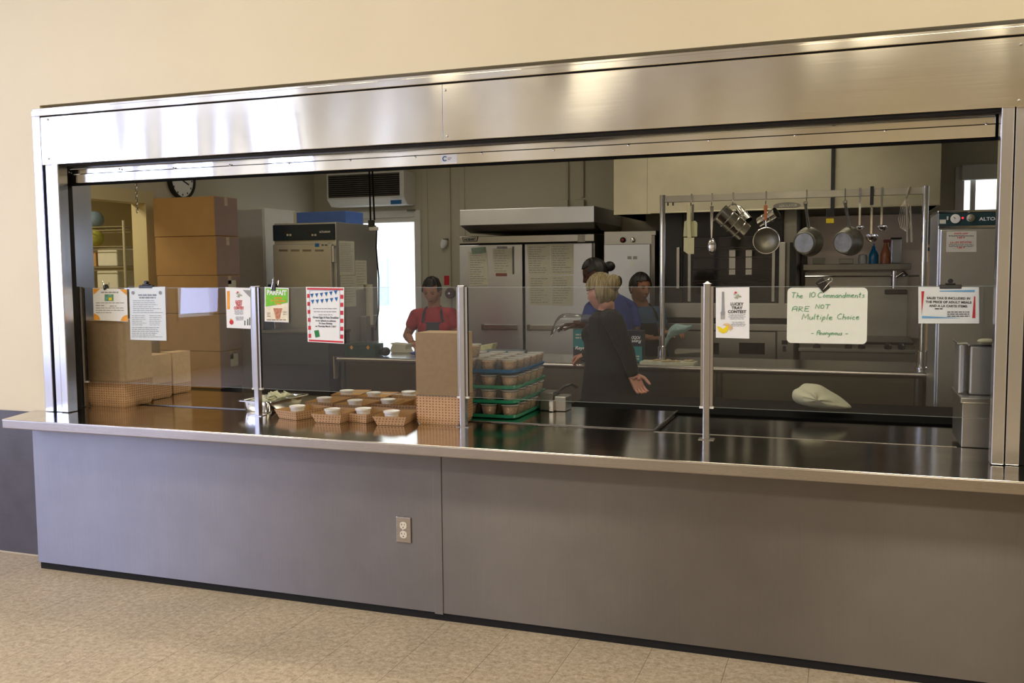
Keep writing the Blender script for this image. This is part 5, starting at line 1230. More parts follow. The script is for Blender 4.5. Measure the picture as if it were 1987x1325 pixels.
build('small_label', pbox(MB(), 1823, 426, 1835.5, 434, YR2-0.0035), 'paperk', cp)
ptext(cp, 'ALTO-SHAAM', 1900, 428, 7.0, YR2-0.004, 'paper', 0.2, width=74, align='LEFT')
build('lower_trim', MB().box(xa_, xb_, YR2-0.004, YR2+0.02, P(1860, 443, YR2).z, cz0), 'chrome', t, 0.002)
dr = build('door', MB().box(xa_+0.01, xb_-0.02, YR2-0.015, YR2+0.02, 0.18, P(1860, 445, YR2).z), 'ovensteel', t, 0.006)
build('door_handle', MB().box(xb_-0.08, xb_-0.05, YR2-0.06, YR2-0.015, 1.2, 1.5), 'chrome', dr, 0.006)
for x in (xa_+0.06, xb_-0.06):
    for y in (YR2+0.1, YR2+0.47): build('caster', MB().cyl((x-0.015, y, 0.06), (x+0.015, y, 0.06), 0.06, n=16), 'rubber', t)
t = sheet('notice', [(1837, 449), (1895, 448), (1895, 489), (1836, 489)], 'cream notice with red headings on the right holding oven door', 'sign', 'paperk', YR2-0.018, 0.001)
for s, y, w_ in (('STATE LAW', 454.5, 27), ('140 F', 462.5, 14), ('LA LEY ESTATAL', 471.5, 42), ('140 F', 482, 14)):
    ptext(t, s, 1865, y, 3.4, YR2-0.0185, 'redink', 0.1, width=w_)
mb = MB(); lines(mb, 1841, 1890, 456.5, 458, 2, YR2-0.0186, 0.1, 0.7); lines(mb, 1841, 1890, 473.5, 478, 3, YR2-0.0186, 0.2, 0.8); build('small_print', mb, 'ink', t)
mb = MB().tube([(xb_-0.22, YR2-0.03, 0), (xb_-0.22, YR2-0.03, 0)], 0.001)
# cardboard sheets between range and oven
YK2 = 3.40; a = P(1797, 475, YK2); b = P(1809, 543, YK2)
t = thing('cardboard_sleeve', 'upright light cardboard sleeve left of the right holding oven', 'cardboard', ((a.x+b.x)/2, YK2, 0))
build('sheet', MB().box(a.x, b.x, YK2-.04, YK2+.05, 0.96, a.z), 'kraft', t, 0.003)
build('printed_mark', pbox(MB(), 1799, 480, 1808, 487, YK2-.041), 'ink', t)
build('stand', MB().box(a.x-0.0, b.x+0.06, YK2-.04, YK2+.3, 0, 0.955), 'dsteel', t, 0.003)
simple('cardboard_sheet', MB().box(P(1811, 480, YK2).x, P(1818, 480, YK2).x-0.004, YK2-.02, YK2+.07, 0.962, P(1811, 473, YK2).z), 'kraftbox', 'brown cardboard sheet standing right of the light sleeve', 'cardboard', 0.002)

# ================================================================== island with pot rack
M['islandtop'] = steel('island_top_steel', (0.5, 0.48, 0.44, 1), 0.2, stain=0.15)
ZI = 0.885; YI = 2.60; YIB = 3.28
xa = PZ(655, 692, ZI).x; xb = PZ(1822, 722, ZI).x
t = thing('prep_island', 'long stainless prep island with rolled front edge in the middle of kitchen', 'prep table', ((xa+xb)/2, (YI+YIB)/2, 0))
build('table_top', MB().box(xa, xb, YI+0.02, YIB, ZI-0.03, ZI), M['islandtop'], t, 0.003)
mb = MB().tube([(xa, YI+0.02, ZI-0.018), (xb, YI+0.02, ZI-0.018)], 0.020, 12); build('rolled_edge', mb, M['edge'], t)
build('front_panel', MB().box(xa+0.05, xb-0.10, YI+0.06, YI+0.08, 0.12, ZI-0.03), 'islandfront', t) if 'islandfront' in M else build('front_panel', MB().box(xa+0.05, xb-0.10, YI+0.06, YI+0.08, 0.12, ZI-0.03), steel('island_front_steel', (0.24, 0.21, 0.16, 1), 0.35, stain=0.15), t)
q = P(653, 700, YI)
build('corner_bumper', MB().cyl((xa-0.01, YI+0.02, ZI-0.17), (xa-0.01, YI+0.02, ZI+0.005), 0.024, n=14), 'chrome', t)
for x in (xa+0.03, xa+1.5, xa+2.9, xb-0.12):
    for y in (YI+0.06, YIB-0.05): build('leg', MB().cyl((x, y, 0), (x, y, ZI-0.03), 0.022, n=10), 'dsteel', t)
# pot rack
YPk = 2.86; xl = P(1285, 600, YPk).x; xr = P(1797, 600, YPk).x-0.02; zr1 = P(1285, 380, YPk).z; zr0 = P(1285, 393, YPk).z
t = thing('pot_rack', 'free-standing chrome pot rack with two posts on the island', 'pot rack', ((xl+xr)/2, YPk, ZI))
for x in (xl, xr):
    build('post', MB().cyl((x, YPk, ZI+0.06), (x, YPk, zr1+0.005), 0.0195, n=16), 'chrome', t)
    build('post_socket', MB().lathe((x, YPk, ZI+0.001), [(0.04, 0), (0.04, 0.008), (0.03, 0.012), (0.028, 0.11), (0.022, 0.115)], n=16), 'chrome', t)
build('top_rail', MB().box(xl, xr, YPk-0.006, YPk-0.0, zr0, zr1-0.002), steel('rack_bar_steel', (0.5, 0.48, 0.42, 1), 0.35, stain=0.25), t, 0.001)
build('back_rail', MB().box(xl, xr, YPk+0.03, YPk+0.034, zr0, zr1-0.002), 'steel', t, 0.001)
YPH = YPk-0.03
def rp(px, py): return P(px, py, YPH)
def hook(px, py_bot, label, group='hooks on the pot rack'):
    c = rp(px, 380); zb = rp(px, py_bot).z
    mb = MB().tube([(c.x, YPk+0.004, zr1-0.015), (c.x, YPk-0.002, zr1+0.006), (c.x, YPH+0.008, zr1+0.004), (c.x, YPH+0.006, zr0), (c.x, YPH, zb+0.004), (c.x, YPH-0.008, zb-0.004), (c.x, YPH-0.018, zb+0.004), (c.x, YPH-0.018, zb+0.014)], 0.003, 6)
    tag(build('pot_hook', mb, 'dsteel'), label, 'hook', group)
hl = ['holding the white spatulas', 'holding the hanging spoon', 'holding the large tilted measure', 'holding the strainer with orange handle', 'holding the left saucepan', 'holding the right saucepan']
for (px, py), l in zip(((1341, 398), (1381, 397), (1422, 397), (1486, 395), (1565, 388), (1640, 386)), hl): hook(px, py, 'thin metal hook on the pot rack '+l)
# spatulas
def sp_poly(pts): return [rp(x, y) for x, y in pts]
M['nylon'] = plain('cream_rubber', srgb(224, 220, 176), 0.5, var=0.03)
t = thing('spatula', 'front long white rubber spatula hanging at the left of pot rack', 'spatula', rp(1337, 490))
build('handle', MB().prism(sp_poly([(1333.5, 398), (1336, 396), (1339, 396), (1341, 399), (1340.5, 430), (1342, 462), (1334, 462), (1333, 430)]), (0, -0.012, 0)), 'nylon', t, 0.003)
build('blade', MB().prism(sp_poly([(1327, 461), (1347.5, 461), (1347, 493), (1335, 493), (1326.5, 487)]), (0, -0.008, 0)), 'nylon', t, 0.003)
build('hang_loop', MB().tube([rp(1338, 397)+Vector((0, -0.012, 0)), rp(1342, 398), rp(1342, 412), rp(1341, 428)], 0.002, 5), 'lidwhite', t)
t = thing('scraper', 'wide cream dough scraper in clear sleeve behind the front spatula', 'scraper', rp(1338, 455)+Vector((0, 0.02, 0)))
build('blade', MB().prism([p+Vector((0, 0.014, 0)) for p in sp_poly([(1327, 430), (1332, 427), (1348, 428), (1352.5, 432), (1352, 459), (1325, 459)])], (0, 0.008, 0)), 'nylon', t, 0.002)
build('handle', MB().prism([p+Vector((0, 0.014, 0)) for p in sp_poly([(1342, 396), (1346, 396), (1345, 430), (1341, 430)])], (0, 0.006, 0)), 'dsteel', t, 0.001)
build('sleeve', MB().box(rp(1322, 440).x, rp(1355, 440).x, YPH+0.010, YPH+0.0125, rp(1338, 461).z, rp(1338, 424).z), 'sleeve', t)
# hanging spoon
t = thing('serving_spoon', 'stainless serving spoon hanging between the spatulas and large measure', 'spoon', rp(1381, 490))
build('handle', MB().prism(sp_poly([(1378, 400), (1385, 400), (1383.5, 430), (1382, 462), (1379.5, 462), (1378.5, 430)]), (0, -0.003, 0)), 'chrome', t, 0.001)
c = rp(1381.5, 478); build('bowl', MB().ball((c.x, YPH, c.z), (0.029, 0.012, 0.055), 16, 10), 'chrome', t)
# big measure
def can(pa, pb, ra, rb, Y, name, label, mat, rings, cat, hpts=None):
    a = P(*pa, Y); b = P(*pb, Y+0.05); ax = (b-a); L = ax.length; t = thing(name, label, cat, b)
    prof = [(ra*1.0, 0.0), (ra*1.05, 0.0), (ra, 0.006), (rb, L), (rb*0.9, L+0.003), (0.0001, L+0.003)]
    build('body', MB().lathe(a, prof, ax, 32), mat, t)
    mb = MB()
    for f in rings:
        r_ = ra+(rb-ra)*f; mb.lathe(a, [(r_, L*f-0.004), (r_+0.003, L*f-0.001), (r_+0.003, L*f+0.001), (r_, L*f+0.004)], ax, 32)
    build('bead_rings', mb, mat, t)
    build('inner_wall', MB().lathe(a, [(ra*0.985, 0.001), (rb*0.97, L-0.004), (0.0001, L-0.004)], ax, 28), mat, t)
    return t, a, ax.normalized(), L
t, a, ax, L = can((1397, 413), (1444, 452), 0.066, 0.064, YPH-0.06, 'measuring_can', 'large tilted stainless measuring can with ring handle on pot rack', M['measure'], (0.3, 0.55, 0.8), 'measure')
build('handle', MB().tube([rp(1414, 402), rp(1419, 396), rp(1427, 396), rp(1437, 404), rp(1443, 415), rp(1442, 423), rp(1437, 424)], 0.005, 8), 'chrome', t)
t, a, ax, L = can((1452, 428), (1434, 404), 0.030, 0.024, YPH+0.09, 'measuring_cup', 'small shiny measuring cup hanging behind the large can', M['measure'], (0.5,), 'measure')
t, a, ax, L = can((1507, 413), (1474, 432), 0.040, 0.036, YPH+0.06, 'measuring_cup', 'small tilted stainless measure behind the strainer', M['measure'], (0.35, 0.7), 'measure')
# strainer
t = thing('strainer', 'round fine-mesh strainer with orange handle hanging from pot rack', 'strainer', rp(1487, 480))
c = rp(1487, 467)
rr = 0.088*0.98
build('hoop', MB().tube([(c.x+rr*cos(2*pi*k/32), YPH, c.z+rr*sin(2*pi*k/32)) for k in range(33)], 0.004, 6, cap=False), 'chrome', t)
build('mesh', MB().lathe((c.x, YPH, c.z), [(rr, 0), (rr*0.8, 0.03), (rr*0.4, 0.045), (0.0001, 0.05)], (0, 1, 0), 28), 'meshm' if 'meshm' in M else steel('strainer_mesh', (0.36, 0.34, 0.27, 1), 0.5, stain=0.1), t)
build('handle', MB().prism(sp_poly([(1482.5, 398), (1489.5, 398), (1488.5, 428), (1483, 428)]), (0, -0.012, 0)), plain('orange_wood', srgb(200, 120, 70), 0.6), t, 0.003)
build('shank', MB().cyl(rp(1486, 427), rp(1486.5, 440), 0.004, n=6), 'chrome', t)
# saucepans
def saucepan(px, py, rpx, hx, hy, dirv, label):
    c = rp(px, py); k = mpp(px, py, YPH); r = rpx*k; t = thing('saucepan', label, 'saucepan', c)
    ax = Vector(dirv).normalized()
    build('body', MB().lathe(c, [(0.0001, 0.0), (r*0.72, 0.0), (r*0.80, 0.006), (r, 0.085), (r*1.03, 0.088), (r*0.97, 0.088), (r*0.79, 0.012), (0.0001, 0.01)], ax, 36), 'alum', t)
    build('bottom_ring', MB().lathe(c, [(r*0.66, -0.001), (r*0.70, -0.0035), (r*0.74, 0.001)], ax, 36), 'alum', t)
    top = rp(hx, hy); base = c+ax*0.075+Vector((0, 0, r*0.95)); m = (top+base)/2+Vector((0, 0.0, 0))
    build('handle', MB().tube([base, m, top], [0.011, 0.009, 0.010], 8), 'alum', t)
    build('handle_eye', MB().tube([(top.x+0.011*cos(a_), top.y, top.z+0.004+0.014*sin(a_)) for a_ in [2*pi*i/12 for i in range(13)]], 0.004, 6, cap=False), 'alum', t)
    return t
saucepan(1560, 471, 29.5, 1563, 396, (0.35, 1, 0.10), 'left dull aluminium saucepan hanging bottom-out on the pot rack')
saucepan(1636, 470, 29.5, 1640, 394, (0.55, 1, 0.10), 'right dull aluminium saucepan hanging tilted on the pot rack')
# ladles
def ladle(px, yt, yb, r, mat_h, label, top_black=False):
    a = rp(px, yt); b = rp(px, yb); t = thing('ladle', label, 'ladle', b)
    build('handle', MB().prism([(a.x-0.007, YPH, zr1+0.004), (a.x+0.007, YPH, zr1+0.004), (a.x+0.006, YPH, b.z+0.02), (a.x-0.006, YPH, b.z+0.02)], (0, -0.003, 0)), 'chrome', t)
    if top_black: build('grip', MB().box(a.x-0.011, a.x+0.011, YPH-0.007, YPH+0.003, rp(px, 398).z, zr1+0.012), 'ink', t, 0.002)
    build('bowl', MB().lathe((b.x, YPH-0.02, b.z+0.01), [(r, 0), (r*0.95, -r*0.5), (r*0.6, -r*0.9), (0.0001, -r)], (0, -0.25, 1), 22), 'chrome', t)
    build('bowl_rim', MB().lathe((b.x, YPH-0.02, b.z+0.01), [(r*0.97, -0.002), (r*1.03, 0), (r*0.97, 0.002)], (0, -0.25, 1), 22), 'chrome', t)
ladle(1669, 378, 443, 0.024, 'chrome', 'small ladle left of the black-handled ladle on the pot rack')
ladle(1692, 378, 460, 0.041, 'chrome', 'largest ladle with black upper grip on the pot rack', True)
ladle(1711.5, 376, 442, 0.030, 'chrome', 'medium ladle right of the black-handled ladle on the pot rack')
# whisks and tongs at the right
t = thing('wire_whisk', 'wire whisk hanging at the right end of the pot rack', 'whisk', rp(1757, 440))
mb = MB()
for k in range(7):
    o_ = (k-3)*2.4; mb.tube([rp(1758, 385)+Vector((0, 0.002*k, 0)), rp(1756+o_, 400), rp(1755+o_*1.6, 425), rp(1756+o_*1.2, 442), rp(1758, 449)], 0.0012, 5)
build('wires', mb, 'chrome', t)
build('handle', MB().cyl(rp(1766, 362), rp(1758, 386), 0.006, n=8), 'chrome', t)
t = thing('tongs', 'pair of slim steel tongs hanging beside the whisk', 'tongs', rp(1763, 470))
build('arm', MB().prism(sp_poly([(1757, 388), (1759.5, 388), (1762, 470), (1758.5, 470)]), (0, -0.01, 0)), 'steel', t)
build('arm', MB().prism(sp_poly([(1765, 388), (1767, 388), (1771, 470), (1766.5, 470)]), (0, -0.01, 0)), 'steel', t)

# ================================================================== people
def frame(yaw, pitch=0.0, roll=0.0):
    return Matrix.Rotation(yaw, 3, 'Z') @ Matrix.Rotation(pitch, 3, 'X') @ Matrix.Rotation(roll, 3, 'Y')
def g(v, c, s): return math.exp(-((v-Vector(c)).length_squared)/(2*s*s))
def head_mb(c, R, scale=1.0, n=48, m=36):
    # face looks along local -Y
    mb = MB(); vs = []; fs = []; c = Vector(c)
    for i in range(m+1):
        b = pi*i/m
        for k in range(n):
            a = 2*pi*k/n; d = Vector((sin(b)*cos(a), sin(b)*sin(a), cos(b)))
            x, y, z = 0.076*d.x, 0.095*d.y, 0.118*d.z
            low = max(0.0, -d.z-0.05); fr = max(0.0, -d.y)
            x *= 1-0.42*low*(0.5+0.5*fr); 
            if d.y > 0: y *= 1-0.45*low
            y += -0.004*g(d, (0, -0.75, -0.72), 0.22)*2          # chin
            y += -0.024*g(d, (0, -0.98, -0.18), 0.085)-0.010*g(d, (0, -0.97, 0.0), 0.10)   # nose
            for s_ in (-1, 1):
                y += 0.010*g(d, (s_*0.36, -0.90, 0.10), 0.12)     # eye sockets
                y += -0.006*g(d, (s_*0.45, -0.85, -0.18), 0.16)   # cheeks
                x += s_*0.002*g(d, (s_*0.9, -0.2, -0.1), 0.3)
            y += -0.007*g(d, (0, -0.90, -0.46), 0.10)+0.004*g(d, (0, -0.84, -0.58), 0.06)+0.003*g(d, (0, -0.9, 0.32), 0.2)*-1
            vs.append(c+R @ (Vector((x, y, z))*scale))
    for i in range(m):
        for k in range(n): fs.append((i*n+k, (i+1)*n+k, (i+1)*n+(k+1) % n, i*n+(k+1) % n))
    mb.add(vs, fs, True)
    for s_ in (-1, 1):      # ears
        e = MB(); e.ball((0, 0, 0), (0.007, 0.018, 0.030), 12, 8); e.xf(Matrix.Translation(c) @ (R.to_4x4()) @ Matrix.Translation(Vector((s_*0.077, 0.008, -0.005))*scale) @ Matrix.Rotation(s_*0.35, 4, 'Z'))
        mb.add(e.v, e.f, True)
    return mb
def hair_mb(c, R, scale=1.0, grow=0.012, front=0.30, low=-0.35, side=0.15, n=44, m=30):
    # shell over the skull, open at the face
    mb = MB(); vs = []; fs = []; c = Vector(c); idx = {}
    def inside(d): return (d.y > 0.14-0.25*max(0, d.z) and d.z > low-0.28*max(0, d.y)) or d.z > front+0.35*max(0, d.y*-1-0.6) or (abs(d.x) > 0.8 and d.z > side)
    for layer, gr in ((0, grow), (1, -0.004)):
        for i in range(m+1):
            b = pi*i/m
            for k in range(n):
                a = 2*pi*k/n; d = Vector((sin(b)*cos(a), sin(b)*sin(a), cos(b)))
                w = (gr*min(1.0, max(0.15, (d.z-low+0.28*max(0, d.y))/0.45)) if layer == 0 else gr)+(0.003*sin(9*a+5*b) if layer == 0 else 0)
                vs.append(c+R @ (Vector(((0.076+w)*d.x, (0.095+w*1.2)*d.y*(1-0.25*max(0, -d.z-0.1)), (0.118+w)*d.z))*scale))
    N = (m+1)*n
    keep = set()
    for i in range(m):
        b = pi*(i+0.5)/m
        for k in range(n):
            a = 2*pi*(k+0.5)/n; d = Vector((sin(b)*cos(a), sin(b)*sin(a), cos(b)))
            if inside(d): keep.add((i, k))
    for (i, k) in keep:
        q = (i*n+k, (i+1)*n+k, (i+1)*n+(k+1) % n, i*n+(k+1) % n); fs.append(q); fs.append(tuple(N+v for v in reversed(q)))
        for (di, dk, e0, e1) in ((-1, 0, q[0], q[3]), (1, 0, q[1], q[2]), (0, -1, q[0], q[1]), (0, 1, q[3], q[2])):
            j = (i+di, (k+dk) % n)
            if 0 <= j[0] < m and j not in keep: fs.append((e0, e1, N+e1, N+e0))
    return mb.add(vs, fs, True)
def hand(mb, w, d, nrm, curl=0.6, thumb=1, sc=1.0, spread=0.12):
    w = Vector(w); d = Vector(d).normalized(); nrm = Vector(nrm); nrm = (nrm-d*nrm.dot(d)).normalized(); s = d.cross(nrm)*thumb
    def pt(a, b, c_): return w+d*a*sc+s*b*sc+nrm*c_*sc
    mb.obox(pt(0.045, 0, 0), d*0.042*sc, s*0.034*sc, nrm*0.011*sc)
    mb.ball(pt(0.03, 0.02, 0.006), 0.018*sc, 12, 8); mb.tube([pt(-0.03, 0, 0), pt(0.02, 0, 0)], [0.024*sc, 0.026*sc], 12)
    for j, (off, L) in enumerate(((0.028, 0.070), (0.010, 0.078), (-0.008, 0.073), (-0.026, 0.058))):
        p = pt(0.080, off, 0); ang = 0.15+curl*0.35; pts = [p-d*0.015*sc, p]; rs = [0.0095*sc, 0.0095*sc]
        for q, f in ((0.45, 0.0085), (0.32, 0.0078), (0.23, 0.0062)):
            dd = (d*cos(ang)+nrm*sin(ang)+s*(off*3*spread)).normalized(); p = p+dd*L*q*sc; pts.append(p); rs.append(f*sc); ang += curl*0.75*(1+0.1*j)
        mb.tube(pts, rs, 10); mb.ball(pts[-1], rs[-1], 8, 6)
    p = pt(0.018, 0.028, 0.006); dd = (d*0.7+s*0.7+nrm*0.25).normalized(); p2 = p+dd*0.036*sc; d3 = (d*0.95+s*0.15+nrm*(0.2+curl*0.4)).normalized(); p3 = p2+d3*0.030*sc; p4 = p3+d3*0.022*sc
    mb.tube([p, p2, p3, p4], [0.014*sc, 0.0105*sc, 0.0095*sc, 0.0075*sc], 10); mb.ball(p4, 0.0075*sc, 8, 6)
def ell_loft(mb, rings, R, n=24):
    vs = []; fs = []
    for (c, rx, ry) in rings:
        for k in range(n): a = 2*pi*k/n; vs.append(Vector(c)+R @ Vector((rx*cos(a), ry*sin(a), 0)))
    for i in range(len(rings)-1):
        for k in range(n): fs.append((i*n+k, i*n+(k+1) % n, (i+1)*n+(k+1) % n, (i+1)*n+k))
    fs.append(tuple(reversed(range(n)))); fs.append(tuple((len(rings)-1)*n+k for k in range(n))); return mb.add(vs, fs, True)
def limb(mb, pts, rs):
    mb.tube(pts, rs, 14)
    for p, r in zip(pts, rs): mb.ball(p, r, 14, 10)
def person(name_label, head_c, head_yaw, head_pitch, body_yaw, neck, chest, waist, hips, arms, skin, shirt, pants, hs=1.0, head_roll=0.0, sleeve=0.55, fem=True, sleeve_end=None):
    base = Vector((hips[0], hips[1], 0)); t = thing('person', name_label, 'person', base)
    RH = frame(head_yaw, head_pitch, head_roll); RB = Matrix.Rotation(body_yaw, 3, 'Z')
    neck, chest, waist, hips = map(Vector, (neck, chest, waist, hips)); side = RB @ Vector((1, 0, 0)); fwd = RB @ Vector((0, -1, 0))
    sw = 0.165 if fem else 0.195
    def torso(mb, e):
        ell_loft(mb, [(hips-Vector((0, 0, 0.10)), 0.155+e, 0.115+e), (hips, 0.165+e, 0.12+e), (waist, 0.128+e, 0.098+e), ((waist+chest)/2, 0.14+e, 0.105+e), (chest, sw-0.01+e, 0.115+e), (chest.lerp(neck, 0.62), sw-0.02+e, 0.085+e), (chest.lerp(neck, 0.85), 0.09+e, 0.065+e)], RB)
        if fem:
            for s_ in (-1, 1): mb.ball(chest+side*s_*0.068+fwd*0.075-Vector((0, 0, 0.03)), (0.062+e, 0.055+e, 0.062+e))
    body = head_mb(head_c, RH, hs); hc = Vector(head_c)
    limb(body, [hc+RH @ Vector((0, 0.025, -0.07)), neck, chest.lerp(neck, 0.6)], [0.052, 0.054, 0.07])
    torso(body, -0.006)
    hipz = hips-Vector((0, 0, 0.06)); legs = []
    for s_ in (-1, 1):
        h0 = hipz+side*s_*0.085; k0 = Vector((h0.x, h0.y, hips.z*0.52))+fwd*0.02; a0 = Vector((h0.x, h0.y, 0.08)); legs.append((h0, k0, a0))
        limb(body, [h0, h0.lerp(k0, 0.5), k0, k0.lerp(a0, 0.35), a0], [0.085, 0.078, 0.055, 0.055, 0.038])
        body.ball(a0+fwd*0.06-Vector((0, 0, 0.045)), (0.045, 0.11, 0.035)) if False else limb(body, [a0-Vector((0, 0, 0.035)), a0+fwd*0.13-Vector((0, 0, 0.045))], [0.040, 0.030])
    for (sh, el, wr, hd, hn, curl, th) in arms:
        sh, el, wr = map(Vector, (sh, el, wr))
        limb(body, [sh, sh.lerp(el, 0.5), el, el.lerp(wr, 0.3), wr], [0.050, 0.044, 0.036, 0.036, 0.024])
        hand(body, wr, hd, hn, curl, th)
    bo = build('body', remeshed(body, 0.0052, 3), skin, t)
    sm = MB(); torso(sm, 0.006)
    limb(sm, [chest.lerp(neck, 0.35), chest.lerp(neck, 0.62)], [0.10, 0.075])
    for (sh, el, wr, hd, hn, curl, th) in arms:
        sh, el, wr = map(Vector, (sh, el, wr)); limb(sm, [chest.lerp(neck, 0.45).lerp(sh, 0.4), sh], [0.075, 0.062])
        if sleeve <= 1: e2 = sh.lerp(el, sleeve); limb(sm, [sh, e2], [0.062, 0.058])
        else: e3 = el.lerp(wr, sleeve-1); limb(sm, [sh, sh.lerp(el, 0.5), el, e3], [0.064, 0.056, 0.050, 0.040])
    so = build('shirt', remeshed(sm, 0.008, 5), shirt, t)
    pm = MB(); ell_loft(pm, [(hips-Vector((0, 0, 0.12)), 0.165, 0.125), (hips, 0.176, 0.132), (hips+Vector((0, 0, 0.07)), 0.155, 0.118)], RB)
    for (h0, k0, a0) in legs: limb(pm, [h0, h0.lerp(k0, 0.5), k0, k0.lerp(a0, 0.5), a0+Vector((0, 0, 0.03))], [0.098, 0.09, 0.072, 0.068, 0.06])
    build('trousers', remeshed(pm, 0.010, 5), pants, t)
    for s_, (h0, k0, a0) in zip((-1, 1), legs):
        sh_ = MB(); limb(sh_, [a0-Vector((0, 0, 0.03)), a0+fwd*0.15-Vector((0, 0, 0.04))], [0.048, 0.038]); sh_.v = [Vector((v.x, v.y, max(0.001, v.z))) for v in sh_.v]
        build('shoe', sh_, 'black', t)
    # eyes, brows, lips
    face = bo
    def loc(x, y, z): return hc+RH @ (Vector((x, y, z))*hs)
    for s_ in (-1, 1):
        e = MB().ball((0, 0, 0), (0.0115, 0.006, 0.0035), 12, 8).xf(Matrix.Translation(loc(s_*0.029, -0.0845, 0.010)) @ RH.to_4x4()); build('eye', e, 'hairblack', t)
        e = MB().tube([loc(s_*0.014, -0.092, 0.024), loc(s_*0.028, -0.090, 0.030), loc(s_*0.046, -0.079, 0.026)], [0.002, 0.0028, 0.0015], 6); build('eyebrow', e, 'hairblack', t)
    e = MB().ball((0, 0, 0), (0.021, 0.006, 0.0065), 14, 8).xf(Matrix.Translation(loc(0, -0.0885, -0.055)) @ RH.to_4x4()); build('lips', e, plain('lip_tone', srgb(140, 70, 66), 0.5) if 'lip' not in M else M['lip'], t)
    return t, RH, RB, fwd, side
def apron(t, chest, waist, hips, neck, RB, fwd, side, mat, half=0.12, top=0.0):
    mb = MB(); n = 9; vs = []; fs = []
    rows = [(Vector(chest)+Vector((0, 0, 0.02+top)), half*0.75, 0.14), (Vector(chest)-Vector((0, 0, 0.08)), half*0.95, 0.150), (Vector(waist), half*1.25, 0.118), (Vector(hips), half*1.5, 0.150), (Vector(hips)-Vector((0, 0, 0.3)), half*1.5, 0.165)]
    for (c, hw, dep) in rows:
        for k in range(n):
            u = -1+2*k/(n-1); vs.append(c+side*hw*u+fwd*(dep*(1-0.28*u*u)))
    for i in range(len(rows)-1):
        for k in range(n-1): fs.append((i*n+k, i*n+k+1, (i+1)*n+k+1, (i+1)*n+k))
    o = build('apron', mb.add(vs, fs, True), mat, t); s = o.modifiers.new('s', 'SOLIDIFY'); s.thickness = 0.004
    for s_ in (-1, 1):
        c = rows[0][0]+side*s_*half*0.68+fwd*0.125; nk = Vector(neck)+side*s_*0.066+fwd*0.015-Vector((0, 0, 0.015))
        mb = MB().tube([c, (c+nk)/2+fwd*0.030+Vector((0, 0, 0.015)), nk, Vector(neck)-fwd*0.05+side*s_*0.04], [0.011]*4, 6); build('apron_strap', mb, mat, t)
M['lip'] = plain('lip_tone', srgb(140, 70, 66), 0.5)
Z3 = Vector((0, 0, 1))

# woman in the red shirt
Yp = 3.62
def A(px, py, dy=0): return P(px, py, Yp+dy)
hc = A(838.5, 564, -0.06); ck = A(845, 628); nk = A(842, 594); wa = A(846, 678); hp = A(847, 712)
sL = A(808, 613, -0.02); sR = A(876, 611, 0.03)
arms = [(sL, A(790, 651, -0.05), A(799, 664, -0.22), (0.75, -0.55, -0.25), (0.0, 0.1, -1), 0.5, 1),
        (sR, A(886, 655, 0.02), A(878, 676, -0.2), (-0.5, -0.8, -0.2), (0, 0, -1), 0.5, -1)]
t, RH, RB, fw, sd = person('woman in a red shirt and dark apron looking down, standing behind the island', hc, radians(8), radians(24), radians(14), nk, ck, wa, hp, arms, 'skin1', 'redshirt', 'blackcloth', 1.0, sleeve=0.42)
apron(t, ck, wa, hp, nk, RB, fw, sd, 'denim', 0.125)
build('hair', hair_mb(hc, RH, 1.0, 0.009, 0.56, -0.45, 0.12), 'hairblack', t)
build('hair_bun', MB().ball(Vector(hc)+RH @ Vector((0, 0.115, 0.03)), (0.04, 0.035, 0.04)), 'hairblack', t)

# blonde person in black, in the aisle
Yp = 2.08
hc = A(1167, 568); nk = A(1176, 600, 0.01); ck = A(1178, 640, 0.02); wa = A(1184, 700, 0.0); hp = A(1186, 745, 0.0)
by = radians(-104)
arms = [(A(1190, 622, -0.16), A(1216, 682, -0.13), A(1229, 728, -0.10), (0.40, 0.05, -0.9), (0.5, -0.7, 0.0), 0.75, -1),
        (A(1164, 624, 0.16), A(1150, 684, 0.24), A(1138, 686, 0.42), (-0.75, 0.35, -0.25), (-0.2, 0.2, -1), 0.9, 1)]
t, RH, RB, fw, sd = person('blonde person in black clothes with hair tied up, seen from behind', hc, radians(-112), radians(10), by, nk, ck, wa, hp, arms, 'skin4', 'blackcloth', 'blackcloth', 0.98, sleeve=1.82)
build('hair', hair_mb(hc, RH, 1.0, 0.013, 0.40, -0.50, 0.22), 'hairblonde', t)
build('hair_twist', MB().ball(Vector(hc)+RH @ Vector((0, 0.105, 0.045)), (0.045, 0.045, 0.055)), 'hairblonde', t)
build('hair_clip', MB().ball(Vector(hc)+RH @ Vector((-0.02, 0.130, 0.050)), (0.022, 0.016, 0.035)), 'black', t)
build('long_skirted_top', (lambda m_: m_)(ell_loft(MB(), [(Vector(hp)-Z3*0.30, 0.215, 0.205), (Vector(hp)-Z3*0.1, 0.208, 0.19), (Vector(wa), 0.172, 0.155), (Vector(ck)-Z3*0.05, 0.172, 0.142)], RB)), 'blackcloth', t)

